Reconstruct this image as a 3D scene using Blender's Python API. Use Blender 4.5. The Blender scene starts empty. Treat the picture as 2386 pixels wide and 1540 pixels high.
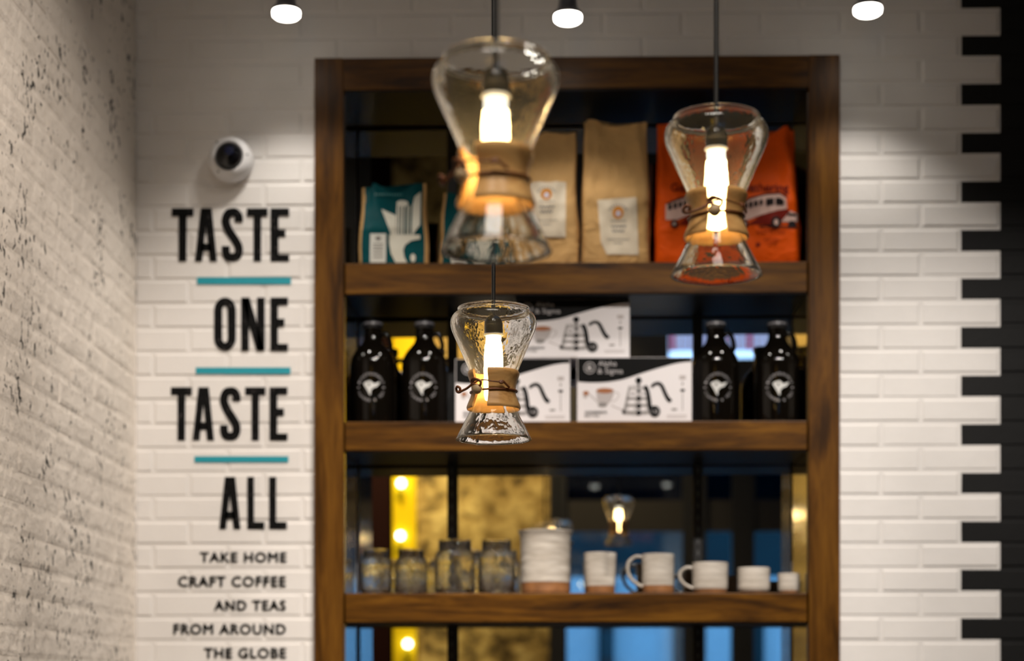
import bpy, bmesh, math, random
from mathutils import Vector, Matrix, noise

# ------------------------------------------------------------------ camera
W_PX, H_PX = 2386, 1540
F_PX = 4300.0            # focal length in pixels
Y_HOR = 1610.0           # horizon row (lens shifted upwards)
X_VP = 1275.0            # column where wall normals vanish
CAM = Vector((0.0, -4.778, 1.35))
YAW = math.atan((X_VP - W_PX / 2) / F_PX)

scene = bpy.context.scene
COL = scene.collection
cam_d = bpy.data.cameras.new('camera')
cam = bpy.data.objects.new('camera', cam_d)
COL.objects.link(cam)
cam.location = CAM
cam.rotation_euler = (math.pi / 2, 0, YAW)
cam_d.sensor_width = 36.0
cam_d.lens = F_PX / W_PX * 36.0
cam_d.shift_y = (Y_HOR - H_PX / 2) / W_PX
cam_d.clip_start = 0.05
cam_d.dof.use_dof = True
cam_d.dof.focus_distance = 2.98
cam_d.dof.aperture_fstop = 3.4
scene.camera = cam

# ------------------------------------------------------------------ world, exposure
world = bpy.data.worlds.new('world')
scene.world = world
world.use_nodes = True
bg = world.node_tree.nodes['Background']
bg.inputs['Color'].default_value = (0.42, 0.66, 1.0, 1)
bg.inputs['Strength'].default_value = 4.6
scene.view_settings.view_transform = 'Standard'
scene.view_settings.look = 'None'
scene.view_settings.gamma = 1.0
scene.view_settings.use_curve_mapping = False
scene.view_settings.exposure = -0.75
cy = scene.cycles
cy.use_denoising = True
cy.max_bounces = 28
cy.diffuse_bounces = 4
cy.glossy_bounces = 6
cy.transmission_bounces = 24
cy.transparent_max_bounces = 32
cy.sample_clamp_indirect = 16.0
cy.caustics_reflective = False
cy.caustics_refractive = True

def spot(name, loc, target, watts, angle, blend, col=(1, 0.92, 0.82), size=0.04, parent=None):
    d = bpy.data.lights.new(name, 'SPOT')
    d.energy = watts
    d.spot_size = math.radians(angle)
    d.spot_blend = blend
    d.color = col
    d.shadow_soft_size = size
    o = bpy.data.objects.new(name, d)
    COL.objects.link(o)
    o.location = loc
    o.rotation_euler = (Vector(target) - Vector(loc)).to_track_quat('-Z', 'Y').to_euler()
    return o

# added fill light for the room: one unseen area lamp under the ceiling
def area(name, loc, target, watts, sx, sy, col):
    d = bpy.data.lights.new(name, 'AREA')
    d.shape = 'RECTANGLE'
    d.size, d.size_y = sx, sy
    d.energy = watts
    d.color = col
    o = bpy.data.objects.new(name, d)
    COL.objects.link(o)
    o.location = loc
    o.rotation_euler = (Vector(target) - Vector(loc)).to_track_quat('-Z', 'Y').to_euler()
    return o
CEIL = 4.8
area('added_fill_light', (-0.2, -4.0, CEIL - 0.06), (-0.2, -4.0, 0), 40, 1.6, 0.6, (1.0, 0.90, 0.80))

# ------------------------------------------------------------------ pixel helpers
R_AX = Vector((math.cos(YAW), math.sin(YAW), 0))
F_AX = Vector((-math.sin(YAW), math.cos(YAW), 0))
def ray(x, y):
    return F_AX + R_AX * ((x - W_PX / 2) / F_PX) + Vector((0, 0, 1)) * ((Y_HOR - y) / F_PX)
def P(x, y, Y=0.0):
    d = ray(x, y)
    return CAM + d * ((Y - CAM.y) / d.y)
def scale_at(Y):         # pixels per metre
    return F_PX / (Y - CAM.y)

MIR_Y = 0.292
MIR_YAW, MIR_TILT = math.radians(0.9), math.radians(0.9)
MIR_N = Vector((-math.sin(MIR_YAW), -1, -math.sin(MIR_TILT))).normalized()
MIR_C = P(1342, 830, MIR_Y)
def M(x, y, Y):
    """point at depth Y of the room that the mirror shows at this pixel"""
    d = ray(x, y).normalized()
    t = (MIR_C - CAM).dot(MIR_N) / d.dot(MIR_N)
    h = CAM + d * t
    r = d - MIR_N * (2 * d.dot(MIR_N))
    return h + r * ((Y - h.y) / r.y)

# ------------------------------------------------------------------ object helpers
def link(name, me, mat=None, parent=None):
    o = bpy.data.objects.new(name, me)
    COL.objects.link(o)
    if mat is not None and me is not None and len(me.materials) == 0:
        for m in (mat if isinstance(mat, (list, tuple)) else [mat]):
            me.materials.append(m)
    if parent is not None:
        o.parent = parent
    return o
def tag(o, label=None, cat=None, group=None, kind=None):
    if label: o['label'] = label
    if cat: o['category'] = cat
    if group: o['group'] = group
    if kind: o['kind'] = kind
    return o
def thing(name, label, cat, loc=(0, 0, 0), rz=0.0, group=None):
    o = bpy.data.objects.new(name, None)
    o.empty_display_size = 0.05
    COL.objects.link(o)
    o.location = loc
    o.rotation_euler = (0, 0, rz)
    return tag(o, label, cat, group)
def mesh(name, verts, faces, smooth=False, angle=40):
    me = bpy.data.meshes.new(name)
    me.from_pydata([tuple(v) for v in verts], [], faces)
    me.update()
    bm = bmesh.new(); bm.from_mesh(me)
    bmesh.ops.recalc_face_normals(bm, faces=bm.faces)
    bm.to_mesh(me); bm.free()
    if smooth:
        for p in me.polygons: p.use_smooth = True
        me.set_sharp_from_angle(angle=math.radians(angle))
    return me
def box_mesh(name, x0, x1, y0, y1, z0, z1, bevel=0.0, seg=2):
    bm = bmesh.new()
    bmesh.ops.create_cube(bm, size=1)
    for v in bm.verts:
        v.co = Vector(((x0 + x1) / 2 + v.co.x * (x1 - x0), (y0 + y1) / 2 + v.co.y * (y1 - y0),
                       (z0 + z1) / 2 + v.co.z * (z1 - z0)))
    if bevel:
        bmesh.ops.bevel(bm, geom=list(bm.edges), offset=bevel, segments=seg, affect='EDGES', profile=0.6)
    me = bpy.data.meshes.new(name)
    bm.to_mesh(me); bm.free()
    return me
def box(name, x0, x1, y0, y1, z0, z1, mat, parent=None, bevel=0.0):
    return link(name, box_mesh(name, min(x0, x1), max(x0, x1), min(y0, y1), max(y0, y1), min(z0, z1), max(z0, z1), bevel), mat, parent)
def lathe_mesh(name, prof, n=48, closed=False, fr=None, angle=40):
    """prof: (r, z) list; fr(r, z, a) may alter the radius"""
    verts, faces = [], []
    m = len(prof)
    for i in range(n):
        a = 2 * math.pi * i / n
        for (r, z) in prof:
            rr = fr(r, z, a) if fr else r
            verts.append((rr * math.sin(a), -rr * math.cos(a), z))   # a = 0 faces the camera side
    for i in range(n):
        j = (i + 1) % n
        for k in range(m if closed else m - 1):
            k2 = (k + 1) % m
            faces.append((i * m + k, j * m + k, j * m + k2, i * m + k2))
    me = mesh(name, verts, faces, True, angle)
    bm = bmesh.new(); bm.from_mesh(me)
    bmesh.ops.remove_doubles(bm, verts=bm.verts, dist=1e-6)
    bmesh.ops.recalc_face_normals(bm, faces=bm.faces)
    bm.to_mesh(me); bm.free()
    return me
def tube_mesh(name, pts, r, n=8, closed=False, cap=True):
    """round tube along points; r number or list"""
    pts = [Vector(p) for p in pts]
    rs = r if isinstance(r, (list, tuple)) else [r] * len(pts)
    verts, faces = [], []
    m = len(pts)
    prev = None
    for i, p in enumerate(pts):
        if closed:
            t = pts[(i + 1) % m] - pts[i - 1]
        else:
            t = pts[min(i + 1, m - 1)] - pts[max(i - 1, 0)]
        t.normalize()
        ref = prev if prev is not None else (Vector((0, 0, 1)) if abs(t.z) < 0.9 else Vector((1, 0, 0)))
        s = (ref - t * ref.dot(t)).normalized()
        prev = s
        u = t.cross(s)
        for k in range(n):
            a = 2 * math.pi * k / n
            verts.append(p + (s * math.cos(a) + u * math.sin(a)) * rs[i])
    for i in range(m if closed else m - 1):
        j = (i + 1) % m
        for k in range(n):
            k2 = (k + 1) % n
            faces.append((i * n + k, i * n + k2, j * n + k2, j * n + k))
    if cap and not closed:
        faces.append(tuple(range(n)))
        faces.append(tuple(range((m - 1) * n, m * n)))
    return mesh(name, verts, faces, True, 60)
def sphere_mesh(name, r, sx=1, sy=1, sz=1, seg=20):
    prof = [(r * math.sin(math.pi * i / 12), -r * math.cos(math.pi * i / 12)) for i in range(13)]
    me = lathe_mesh(name, prof, seg, angle=80)
    for v in me.vertices: v.co = (v.co.x * sx, v.co.y * sy, v.co.z * sz)
    return me

# 2-D shapes (lists of polygons in any plane coordinates)
def rect(x0, y0, x1, y1): return [[(x0, y0), (x1, y0), (x1, y1), (x0, y1)]]
def ellipse(cx, cy_, rx, ry, n=24):
    return [[(cx + rx * math.cos(2 * math.pi * i / n), cy_ + ry * math.sin(2 * math.pi * i / n)) for i in range(n)]]
def stroke(pts, w, closed=False):
    ws = w if isinstance(w, (list, tuple)) else [w] * len(pts)
    m = len(pts)
    L, R = [], []
    for i in range(m):
        a = pts[i - 1] if (closed or i > 0) else pts[i]
        b = pts[(i + 1) % m] if (closed or i < m - 1) else pts[i]
        tx, ty = b[0] - a[0], b[1] - a[1]
        l = math.hypot(tx, ty) or 1
        nx, ny = -ty / l, tx / l
        L.append((pts[i][0] + nx * ws[i] / 2, pts[i][1] + ny * ws[i] / 2))
        R.append((pts[i][0] - nx * ws[i] / 2, pts[i][1] - ny * ws[i] / 2))
    out = []
    for i in range(m if closed else m - 1):
        j = (i + 1) % m
        out.append([L[i], L[j], R[j], R[i]])
    return out
def ring(cx, cy_, r, w, n=28):
    return stroke([(cx + r * math.cos(2 * math.pi * i / n), cy_ + r * math.sin(2 * math.pi * i / n)) for i in range(n)], w, True)
def smooth_path(pts, k=6):
    out = []
    m = len(pts)
    for i in range(m - 1):
        p0, p1, p2, p3 = pts[max(i - 1, 0)], pts[i], pts[i + 1], pts[min(i + 2, m - 1)]
        for s in range(k):
            t = s / k
            out.append(tuple(0.5 * ((2 * p1[c]) + (-p0[c] + p2[c]) * t + (2 * p0[c] - 5 * p1[c] + 4 * p2[c] - p3[c]) * t * t
                                    + (-p0[c] + 3 * p1[c] - 3 * p2[c] + p3[c]) * t ** 3) for c in range(len(p1))))
    out.append(tuple(pts[-1]))
    return out
def text_polys(s, x0, y0, x1, y1, bold=0.0, spacing=1.0, flip=False):
    """the built-in letters fitted into a rectangle (y0 = baseline); flip for planes with y down"""
    cu = bpy.data.curves.new('letters', 'FONT')
    cu.body = s; cu.size = 1.0; cu.offset = bold; cu.space_character = spacing; cu.resolution_u = 3
    o = bpy.data.objects.new('letters', cu)
    COL.objects.link(o)
    dg = bpy.context.evaluated_depsgraph_get()
    me = bpy.data.meshes.new_from_object(o.evaluated_get(dg))
    vs = [v.co.copy() for v in me.vertices]
    fs = [tuple(p.vertices) for p in me.polygons]
    bpy.data.objects.remove(o); bpy.data.curves.remove(cu); bpy.data.meshes.remove(me)
    if not vs: return []
    ax, bx = min(v.x for v in vs), max(v.x for v in vs)
    ay, by = min(v.y for v in vs), max(v.y for v in vs)
    q = [(x0 + (v.x - ax) / (bx - ax) * (x1 - x0), y0 + (v.y - ay) / (by - ay) * (y1 - y0)) for v in vs]
    return [[q[i] for i in f] for f in fs]
def sheet(name, polys, fn, mat, parent=None, maxlen=None):
    """flat print: polygons mapped to 3-D by fn(x, y)"""
    bm = bmesh.new()
    for p in polys:
        vs = [bm.verts.new((a, b, 0)) for a, b in p]
        try: bm.faces.new(vs)
        except ValueError: pass
    if maxlen:
        bmesh.ops.triangulate(bm, faces=bm.faces)
        for _ in range(6):
            es = [e for e in bm.edges if e.calc_length() > maxlen]
            if not es: break
            bmesh.ops.subdivide_edges(bm, edges=es, cuts=1)
            bmesh.ops.triangulate(bm, faces=bm.faces)
    else:
        bmesh.ops.triangulate(bm, faces=[f for f in bm.faces if len(f.verts) > 4])
    for v in bm.verts:
        v.co = fn(v.co.x, v.co.y)
    me = bpy.data.meshes.new(name)
    bm.to_mesh(me); bm.free()
    return link(name, me, mat, parent)

# ------------------------------------------------------------------ materials
def nodes(name):
    m = bpy.data.materials.new(name)
    m.use_nodes = True
    nt = m.node_tree
    return m, nt, nt.nodes['Principled BSDF']
def N(nt, typ, **kw):
    n = nt.nodes.new(typ)
    for k, v in kw.items():
        if k in n.inputs: n.inputs[k].default_value = v
        else: setattr(n, k, v)
    return n
def ramp(nt, fac, stops):
    r = nt.nodes.new('ShaderNodeValToRGB')
    e = r.color_ramp.elements
    while len(e) < len(stops): e.new(0.5)
    for el, (p, c) in zip(e, stops):
        el.position = p
        el.color = (c[0], c[1], c[2], 1) if isinstance(c, (tuple, list)) else (c, c, c, 1)
    nt.links.new(fac, r.inputs['Fac'])
    return r.outputs['Color']
def pos(nt, scale=(1, 1, 1)):
    g = nt.nodes.new('ShaderNodeNewGeometry')
    mp = nt.nodes.new('ShaderNodeMapping')
    mp.inputs['Scale'].default_value = scale
    nt.links.new(g.outputs['Position'], mp.inputs['Vector'])
    return mp.outputs['Vector']
def obc(nt, scale=(1, 1, 1)):
    g = nt.nodes.new('ShaderNodeTexCoord')
    mp = nt.nodes.new('ShaderNodeMapping')
    mp.inputs['Scale'].default_value = scale
    nt.links.new(g.outputs['Object'], mp.inputs['Vector'])
    return mp.outputs['Vector']
def noise_tex(nt, vec, scale, detail=3.0, rough=0.5, dist=0.0):
    n = nt.nodes.new('ShaderNodeTexNoise')
    n.inputs['Scale'].default_value = scale
    n.inputs['Detail'].default_value = detail
    n.inputs['Roughness'].default_value = rough
    n.inputs['Distortion'].default_value = dist
    nt.links.new(vec, n.inputs['Vector'])
    return n.outputs['Fac']
def bump(nt, bsdf, height, strength, dist):
    b = nt.nodes.new('ShaderNodeBump')
    b.inputs['Strength'].default_value = strength
    b.inputs['Distance'].default_value = dist
    nt.links.new(height, b.inputs['Height'])
    nt.links.new(b.outputs['Normal'], bsdf.inputs['Normal'])
def plain(name, col, rough=0.5, metal=0.0, spec=0.5, var=0.0, vscale=20, bmp=0.0, bscale=60, coat=0.0):
    m, nt, b = nodes(name)
    b.inputs['Base Color'].default_value = (*col, 1)
    b.inputs['Roughness'].default_value = rough
    b.inputs['Metallic'].default_value = metal
    b.inputs['Specular IOR Level'].default_value = spec
    b.inputs['Coat Weight'].default_value = coat
    if var:
        f = noise_tex(nt, obc(nt), vscale, 4)
        c = ramp(nt, f, [(0.3, tuple(x * (1 - var) for x in col)), (0.7, tuple(min(1, x * (1 + var)) for x in col))])
        nt.links.new(c, b.inputs['Base Color'])
    if bmp:
        bump(nt, b, noise_tex(nt, obc(nt), bscale, 4), bmp, 0.004)
    return m
def emit(name, col, strength):
    m = bpy.data.materials.new(name)
    m.use_nodes = True
    nt = m.node_tree
    nt.nodes.clear()
    e = N(nt, 'ShaderNodeEmission', Strength=strength)
    e.inputs['Color'].default_value = (*col, 1)
    o = nt.nodes.new('ShaderNodeOutputMaterial')
    nt.links.new(e.outputs[0], o.inputs['Surface'])
    return m
def glass(name, tint=(1, 1, 1), edge=(0.75, 0.78, 0.74), rough=0.02, base=0.045, power=3.0, wav=0.0, wscale=25, top=0.85, refr=0.0, glow_haze=0.0):
    """clear glass sheet: straight-through light plus reflection that grows at the edges"""
    m = bpy.data.materials.new(name)
    m.use_nodes = True
    nt = m.node_tree
    nt.nodes.clear()
    lw = N(nt, 'ShaderNodeLayerWeight', Blend=0.5)
    pw = N(nt, 'ShaderNodeMath', operation='POWER')
    pw.inputs[1].default_value = power
    nt.links.new(lw.outputs['Facing'], pw.inputs[0])
    mr = N(nt, 'ShaderNodeMapRange')
    mr.inputs['To Min'].default_value = base
    mr.inputs['To Max'].default_value = top
    nt.links.new(pw.outputs[0], mr.inputs['Value'])
    tr = nt.nodes.new('ShaderNodeBsdfTransparent')
    mc = N(nt, 'ShaderNodeMix', data_type='RGBA')
    mc.inputs[6].default_value = (*tint, 1); mc.inputs[7].default_value = (*edge, 1)
    nt.links.new(pw.outputs[0], mc.inputs[0])
    nt.links.new(mc.outputs[2], tr.inputs['Color'])
    gl = N(nt, 'ShaderNodeBsdfGlossy', Roughness=rough)
    gl.inputs['Color'].default_value = (1, 1, 1, 1)
    if wav:
        b = nt.nodes.new('ShaderNodeBump')
        b.inputs['Strength'].default_value = wav
        b.inputs['Distance'].default_value = 0.01
        nt.links.new(noise_tex(nt, obc(nt, (1, 1, 0.45)), wscale, 3), b.inputs['Height'])
        nt.links.new(b.outputs['Normal'], gl.inputs['Normal'])
        nt.links.new(b.outputs['Normal'], lw.inputs['Normal'])
    mx = nt.nodes.new('ShaderNodeMixShader')
    nt.links.new(mr.outputs[0], mx.inputs['Fac'])
    nt.links.new(tr.outputs[0], mx.inputs[1])
    nt.links.new(gl.outputs[0], mx.inputs[2])
    out = mx.outputs[0]
    if refr:
        out0 = out
        rf = N(nt, 'ShaderNodeBsdfGlass', Roughness=0.0, IOR=1.47)
        rf.inputs['Color'].default_value = (*tint, 1)
        if wav: nt.links.new(b.outputs['Normal'], rf.inputs['Normal'])
        m2 = nt.nodes.new('ShaderNodeMixShader')
        m2.inputs['Fac'].default_value = refr
        nt.links.new(out, m2.inputs[1]); nt.links.new(rf.outputs[0], m2.inputs[2])
        out = m2.outputs[0]
    if glow_haze:  # milky scatter mixed in to imitate the glow near the bulb
        df = nt.nodes.new('ShaderNodeBsdfDiffuse'); df.inputs['Color'].default_value = (0.9, 0.88, 0.82, 1)
        tl = nt.nodes.new('ShaderNodeBsdfTranslucent'); tl.inputs['Color'].default_value = (0.9, 0.88, 0.82, 1)
        m4 = nt.nodes.new('ShaderNodeMixShader'); m4.inputs['Fac'].default_value = 0.6
        nt.links.new(df.outputs[0], m4.inputs[1]); nt.links.new(tl.outputs[0], m4.inputs[2])
        m3 = nt.nodes.new('ShaderNodeMixShader')
        df_f = N(nt, 'ShaderNodeMath', operation='MULTIPLY_ADD')
        nt.links.new(pw.outputs[0], df_f.inputs[0]); df_f.inputs[1].default_value = glow_haze * 3; df_f.inputs[2].default_value = glow_haze
        nt.links.new(df_f.outputs[0], m3.inputs['Fac'])
        nt.links.new(out, m3.inputs[1]); nt.links.new(m4.outputs[0], m3.inputs[2])
        out = m3.outputs[0]
    o = nt.nodes.new('ShaderNodeOutputMaterial')
    nt.links.new(out, o.inputs['Surface'])
    return m
def wood(name, c1, c2, c3, along='x', rough=0.38, s=1.0):
    m, nt, b = nodes(name)
    sc = {'x': (1.2 * s, 14 * s, 14 * s), 'z': (14 * s, 14 * s, 1.2 * s), 'y': (14 * s, 1.2 * s, 14 * s)}[along]
    v = pos(nt, sc)
    f = noise_tex(nt, v, 1.6, 6, 0.62, 1.4)
    v2 = pos(nt, tuple(k * 7 for k in sc))
    g = noise_tex(nt, v2, 2.0, 3)
    mx = N(nt, 'ShaderNodeMath', operation='MULTIPLY_ADD')
    nt.links.new(g, mx.inputs[0]); mx.inputs[1].default_value = 0.22
    nt.links.new(f, mx.inputs[2])
    c = ramp(nt, mx.outputs[0], [(0.42, c1), (0.6, c2), (0.78, c3)])
    nt.links.new(c, b.inputs['Base Color'])
    b.inputs['Roughness'].default_value = rough
    b.inputs['Specular IOR Level'].default_value = 0.16
    bump(nt, b, g, 0.08, 0.002)
    return m
def painted(name, col, spots=None, bstr=0.25, bdist=0.003, bsc=45, rough=0.55):
    m, nt, b = nodes(name)
    v = pos(nt)
    f = noise_tex(nt, v, 9, 4)
    c = ramp(nt, f, [(0.3, tuple(x * 0.95 for x in col)), (0.7, col)])
    h = noise_tex(nt, v, bsc, 5, 0.6)
    if spots:
        v2 = pos(nt, (1, 1, 0.75))
        a = noise_tex(nt, v2, 62, 3, 0.55, 0.6)
        k = noise_tex(nt, v, 7, 2)
        ad = N(nt, 'ShaderNodeMath', operation='MULTIPLY_ADD')
        nt.links.new(k, ad.inputs[0]); ad.inputs[1].default_value = 0.45
        nt.links.new(a, ad.inputs[2])
        mask = ramp(nt, ad.outputs[0], [(0.874, 0.0), (0.915, 1.0)])
        mx = N(nt, 'ShaderNodeMix', data_type='RGBA')
        nt.links.new(mask, mx.inputs[0])
        nt.links.new(c, mx.inputs[6])
        mx.inputs[7].default_value = (*spots, 1)
        c = mx.outputs[2]
        sb = N(nt, 'ShaderNodeMath', operation='SUBTRACT')
        h2 = noise_tex(nt, v, 14, 3)
        s2 = N(nt, 'ShaderNodeMath', operation='MULTIPLY_ADD')
        nt.links.new(h2, s2.inputs[0]); s2.inputs[1].default_value = 1.5
        nt.links.new(h, s2.inputs[2])
        nt.links.new(s2.outputs[0], sb.inputs[0])
        nt.links.new(mask, sb.inputs[1])
        h = sb.outputs[0]
    nt.links.new(c, b.inputs['Base Color'])
    b.inputs['Roughness'].default_value = rough
    bump(nt, b, h, bstr, bdist)
    return m

m_white = painted('white painted brick', (0.80, 0.77, 0.74))
m_cream = painted('rough cream painted brick', (0.86, 0.79, 0.705), spots=(0.05, 0.05, 0.045), bstr=0.9, bdist=0.006, bsc=30, rough=0.7)
m_black = painted('charcoal painted brick', (0.0085, 0.0085, 0.0085), rough=0.6)
m_black.node_tree.nodes['Principled BSDF'].inputs['Specular IOR Level'].default_value = 0.18
m_wood_x = wood('walnut rail', (0.020, 0.007, 0.0006), (0.082, 0.031, 0.0022), (0.155, 0.064, 0.005), 'x')
m_wood_z = wood('walnut stile', (0.030, 0.011, 0.001), (0.084, 0.032, 0.0028), (0.14, 0.058, 0.006), 'z')
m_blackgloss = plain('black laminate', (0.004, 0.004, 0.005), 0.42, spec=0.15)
m_steel = plain('satin steel', (0.72, 0.71, 0.68), 0.10, 1.0)
m_mirror = plain('mirror silvering', (0.86, 0.88, 0.87), 0.0, 1.0)
m_std = plain('black slotted steel', (0.012, 0.012, 0.012), 0.45, 0.3)
m_slot = plain('slot grey', (0.08, 0.08, 0.08), 0.5)
m_plastic_w = plain('white plastic', (0.78, 0.77, 0.77), 0.35)
m_plastic_b = plain('black dome plastic', (0.004, 0.004, 0.005), 0.06)
m_screw = plain('screw steel', (0.18, 0.19, 0.18), 0.4, 0.8)
m_teal_paint = painted('teal paint', (0.001, 0.30, 0.38))
def grunge():
    m, nt, b = nodes('worn black paint')
    f = noise_tex(nt, pos(nt), 95, 4, 0.6)
    c = ramp(nt, f, [(0.60, (0.003, 0.003, 0.003)), (0.72, (0.07, 0.06, 0.06))])
    b.inputs['Specular IOR Level'].default_value = 0.1
    nt.links.new(c, b.inputs['Base Color'])
    b.inputs['Roughness'].default_value = 0.6
    return m
m_ink = grunge()

# ------------------------------------------------------------------ room shell
S0 = scale_at(0.0)
X_LEFT = P(316, 800, 0).x
X_CL, X_CR = P(735, 800, 0).x, P(1954, 800, 0).x          # cabinet outline
Z_CT = P(1342, 138, 0).z
Z_CB = 0.12
X_BLK = P(2331, 800, 0).x
X_RIGHT = 3.3
Y_REAR = -6.8
Y_LEND = -2.1                                             # where the rough wall ends
X_FAR = -4.2
m_floor = plain('dark concrete', (0.06, 0.055, 0.05), 0.5, var=0.2, vscale=4)
m_ceil = plain('dark ceiling', (0.025, 0.025, 0.03), 0.6)
m_room = painted('warm grey plaster', (0.30, 0.26, 0.22))
tag(box('floor', X_FAR - 0.1, X_RIGHT + 0.1, Y_REAR - 0.2, 0.45, -0.1, 0, m_floor), kind='structure')
tag(box('ceiling', X_FAR - 0.1, X_RIGHT + 0.1, Y_REAR - 0.2, 0.45, CEIL, CEIL + 0.1, m_ceil), kind='structure')
tag(box('wall_right', X_RIGHT, X_RIGHT + 0.1, Y_REAR - 0.2, 0.45, 0, CEIL, m_room), kind='structure')
tag(box('wall_far_left', X_FAR - 0.1, X_FAR, Y_REAR - 0.2, Y_LEND, 0, CEIL, m_room), kind='structure')

def boxes_mesh(name, lst):
    bm = bmesh.new()
    for (x0, x1, y0, y1, z0, z1) in lst:
        r = bmesh.ops.create_cube(bm, size=1)
        for v in r['verts']:
            v.co = Vector(((x0 + x1) / 2 + v.co.x * (x1 - x0), (y0 + y1) / 2 + v.co.y * (y1 - y0), (z0 + z1) / 2 + v.co.z * (z1 - z0)))
    me = bpy.data.meshes.new(name)
    bm.to_mesh(me); bm.free()
    return me
JOINT = 0.0023
wb = link('wall_back', boxes_mesh('wall_back', [
    (X_LEFT - 0.1, X_CL + 0.004, JOINT, 0.4, 0, CEIL),
    (X_CR - 0.004, X_BLK, JOINT, 0.4, 0, CEIL),
    (X_CL + 0.004, X_CR - 0.004, JOINT, 0.4, Z_CT - 0.004, CEIL),
    (X_CL + 0.004, X_CR - 0.004, JOINT, 0.4, 0, Z_CB),
    (X_CL + 0.004, X_CR - 0.004, 0.34, 0.4, Z_CB, Z_CT - 0.004)]), m_white)
tag(wb, 'white painted brick wall around the walnut shelving', kind='structure')
wk = link('wall_back_dark', boxes_mesh('wall_back_dark', [(X_BLK, X_RIGHT, JOINT, 0.4, 0, CEIL)]), m_black)
tag(wk, 'charcoal painted brick wall with toothed edge', kind='structure')

rnd = random.Random(4)
def brick_mesh(w, h, d, ch=0.0026, cw=0.0035):
    """chamfered front, face at y = 0, going back to y = d"""
    a, b = w / 2, h / 2
    cw = min(cw, w / 3)
    v = [(-a, d, -b), (a, d, -b), (a, d, b), (-a, d, b),
         (-a, ch, -b), (a, ch, -b), (a, ch, b), (-a, ch, b),
         (-a + cw, 0, -b + cw), (a - cw, 0, -b + cw), (a - cw, 0, b - cw), (-a + cw, 0, b - cw)]
    f = [(8, 9, 10, 11)]
    for i in range(4):
        j = (i + 1) % 4
        f.append((i, j, 4 + j, 4 + i)); f.append((4 + i, 4 + j, 8 + j, 8 + i))
    return mesh('brick', v, f)
brick_cache = {}
def get_brick(w, h, mat, d=0.012, ch=0.0024, cw=0.0035):
    k = (round(w * 500), mat.name, d)
    if k not in brick_cache:
        me = brick_mesh(round(w * 500) / 500, h, d, ch, cw)
        me.materials.append(mat)
        brick_cache[k] = me
    return brick_cache[k]
PITCH = 56.35 / S0
Z_A = P(2283, 50, 0).z            # centre height of a course whose white tooth is long
BH = PITCH - 0.0085
GAP = 0.009
def bricks_span(x0, x1, xs, row_z, mat, parent):
    """bricks between x0 and x1 with joints at the sorted positions xs"""
    cuts = [x0] + [x for x in xs if x0 + 0.012 < x < x1 - 0.012] + [x1]
    for a, b in zip(cuts[:-1], cuts[1:]):
        ga = GAP / 2 if a != x0 else 0.001
        gb = GAP / 2 if b != x1 else 0.001
        w = b - a - ga - gb
        if w < 0.008: continue
        o = bpy.data.objects.new('brick', get_brick(w, BH, mat))
        COL.objects.link(o)
        o.location = ((a + ga + b - gb) / 2, rnd.uniform(-0.0008, 0.0008), row_z + rnd.uniform(-0.0008, 0.0008))
        o.rotation_euler = (rnd.uniform(-0.006, 0.006), rnd.uniform(-0.003, 0.003), 0)
        o.parent = parent
LB = 175.0 / S0
RB = 184.0 / S0
X_END = P(2470, 800, 0).x
for i in range(-1, 29):
    z = Z_A - i * PITCH
    A = (i % 2 == 0)
    # joint positions left of the cabinet, over it and right of it
    x_left = P(357 if A else 441, 800, 0).x
    x_right = P(2331 if A else 2238, 800, 0).x
    left_j = [x_left + LB * k for k in range(-1, 6)]
    right_j = [x_right - RB * k for k in range(0, 12)]
    xm = P(1150, 800, 0).x
    over = sorted([x for x in left_j if x < X_CL + 0.1] + [x for x in [x_left + LB * k for k in range(2, 12)] if X_CL + 0.1 <= x < xm] + [x for x in right_j if x > xm + 0.06])
    edge = x_right                      # white stops, charcoal starts
    if z - BH / 2 > Z_CT - 0.01:
        bricks_span(X_LEFT, edge - GAP / 2, over, z, m_white, wb)
    elif z + BH / 2 > Z_CT:
        bricks_span(X_LEFT, X_CL - 0.002, left_j, z, m_white, wb)
        bricks_span(X_CR + 0.002, edge - GAP / 2, sorted(right_j), z, m_white, wb)
    else:
        bricks_span(X_LEFT, X_CL - 0.002, left_j, z, m_white, wb)
        bricks_span(X_CR + 0.002, edge - GAP / 2, sorted(right_j), z, m_white, wb)
    bricks_span(edge + (0 if A else GAP / 2 - 0.004), X_END, [edge + RB * k for k in range(1, 4)], z, m_black, wk)

# rough wall at the left, its bricks running towards the camera
wl = link('wall_left', boxes_mesh('wall_left', [(X_LEFT - 0.12, X_LEFT - 0.0014, Y_LEND, 0.3, 0, CEIL)]), m_cream)
tag(wl, 'rough cream painted brick wall', kind='structure')
tag(box('wall_left_return', X_FAR - 0.1, X_LEFT - 0.12, Y_LEND, Y_LEND + 0.1, 0, CEIL, m_room), kind='structure')
LBL = 0.206
for i in range(-1, 29):
    z = Z_A - i * PITCH
    off = -0.03 if i % 2 == 0 else -0.03 - LBL / 2
    cuts = [-0.0] + [off - LBL * k for k in range(0, 8)]
    for a, b in zip(cuts[:-1], cuts[1:]):
        w = a - b - 0.006
        if w < 0.015: continue
        o = bpy.data.objects.new('brick', get_brick(w, BH + 0.002, m_cream, 0.014, 0.0015, 0.011))
        COL.objects.link(o)
        o.rotation_euler = (rnd.uniform(-0.012, 0.012), rnd.uniform(-0.008, 0.008), math.pi / 2 + rnd.uniform(-0.005, 0.005))
        o.location = (X_LEFT + rnd.uniform(-0.0006, 0.0008), (a + b) / 2, z + rnd.uniform(-0.002, 0.002))
        o.parent = wl

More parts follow.
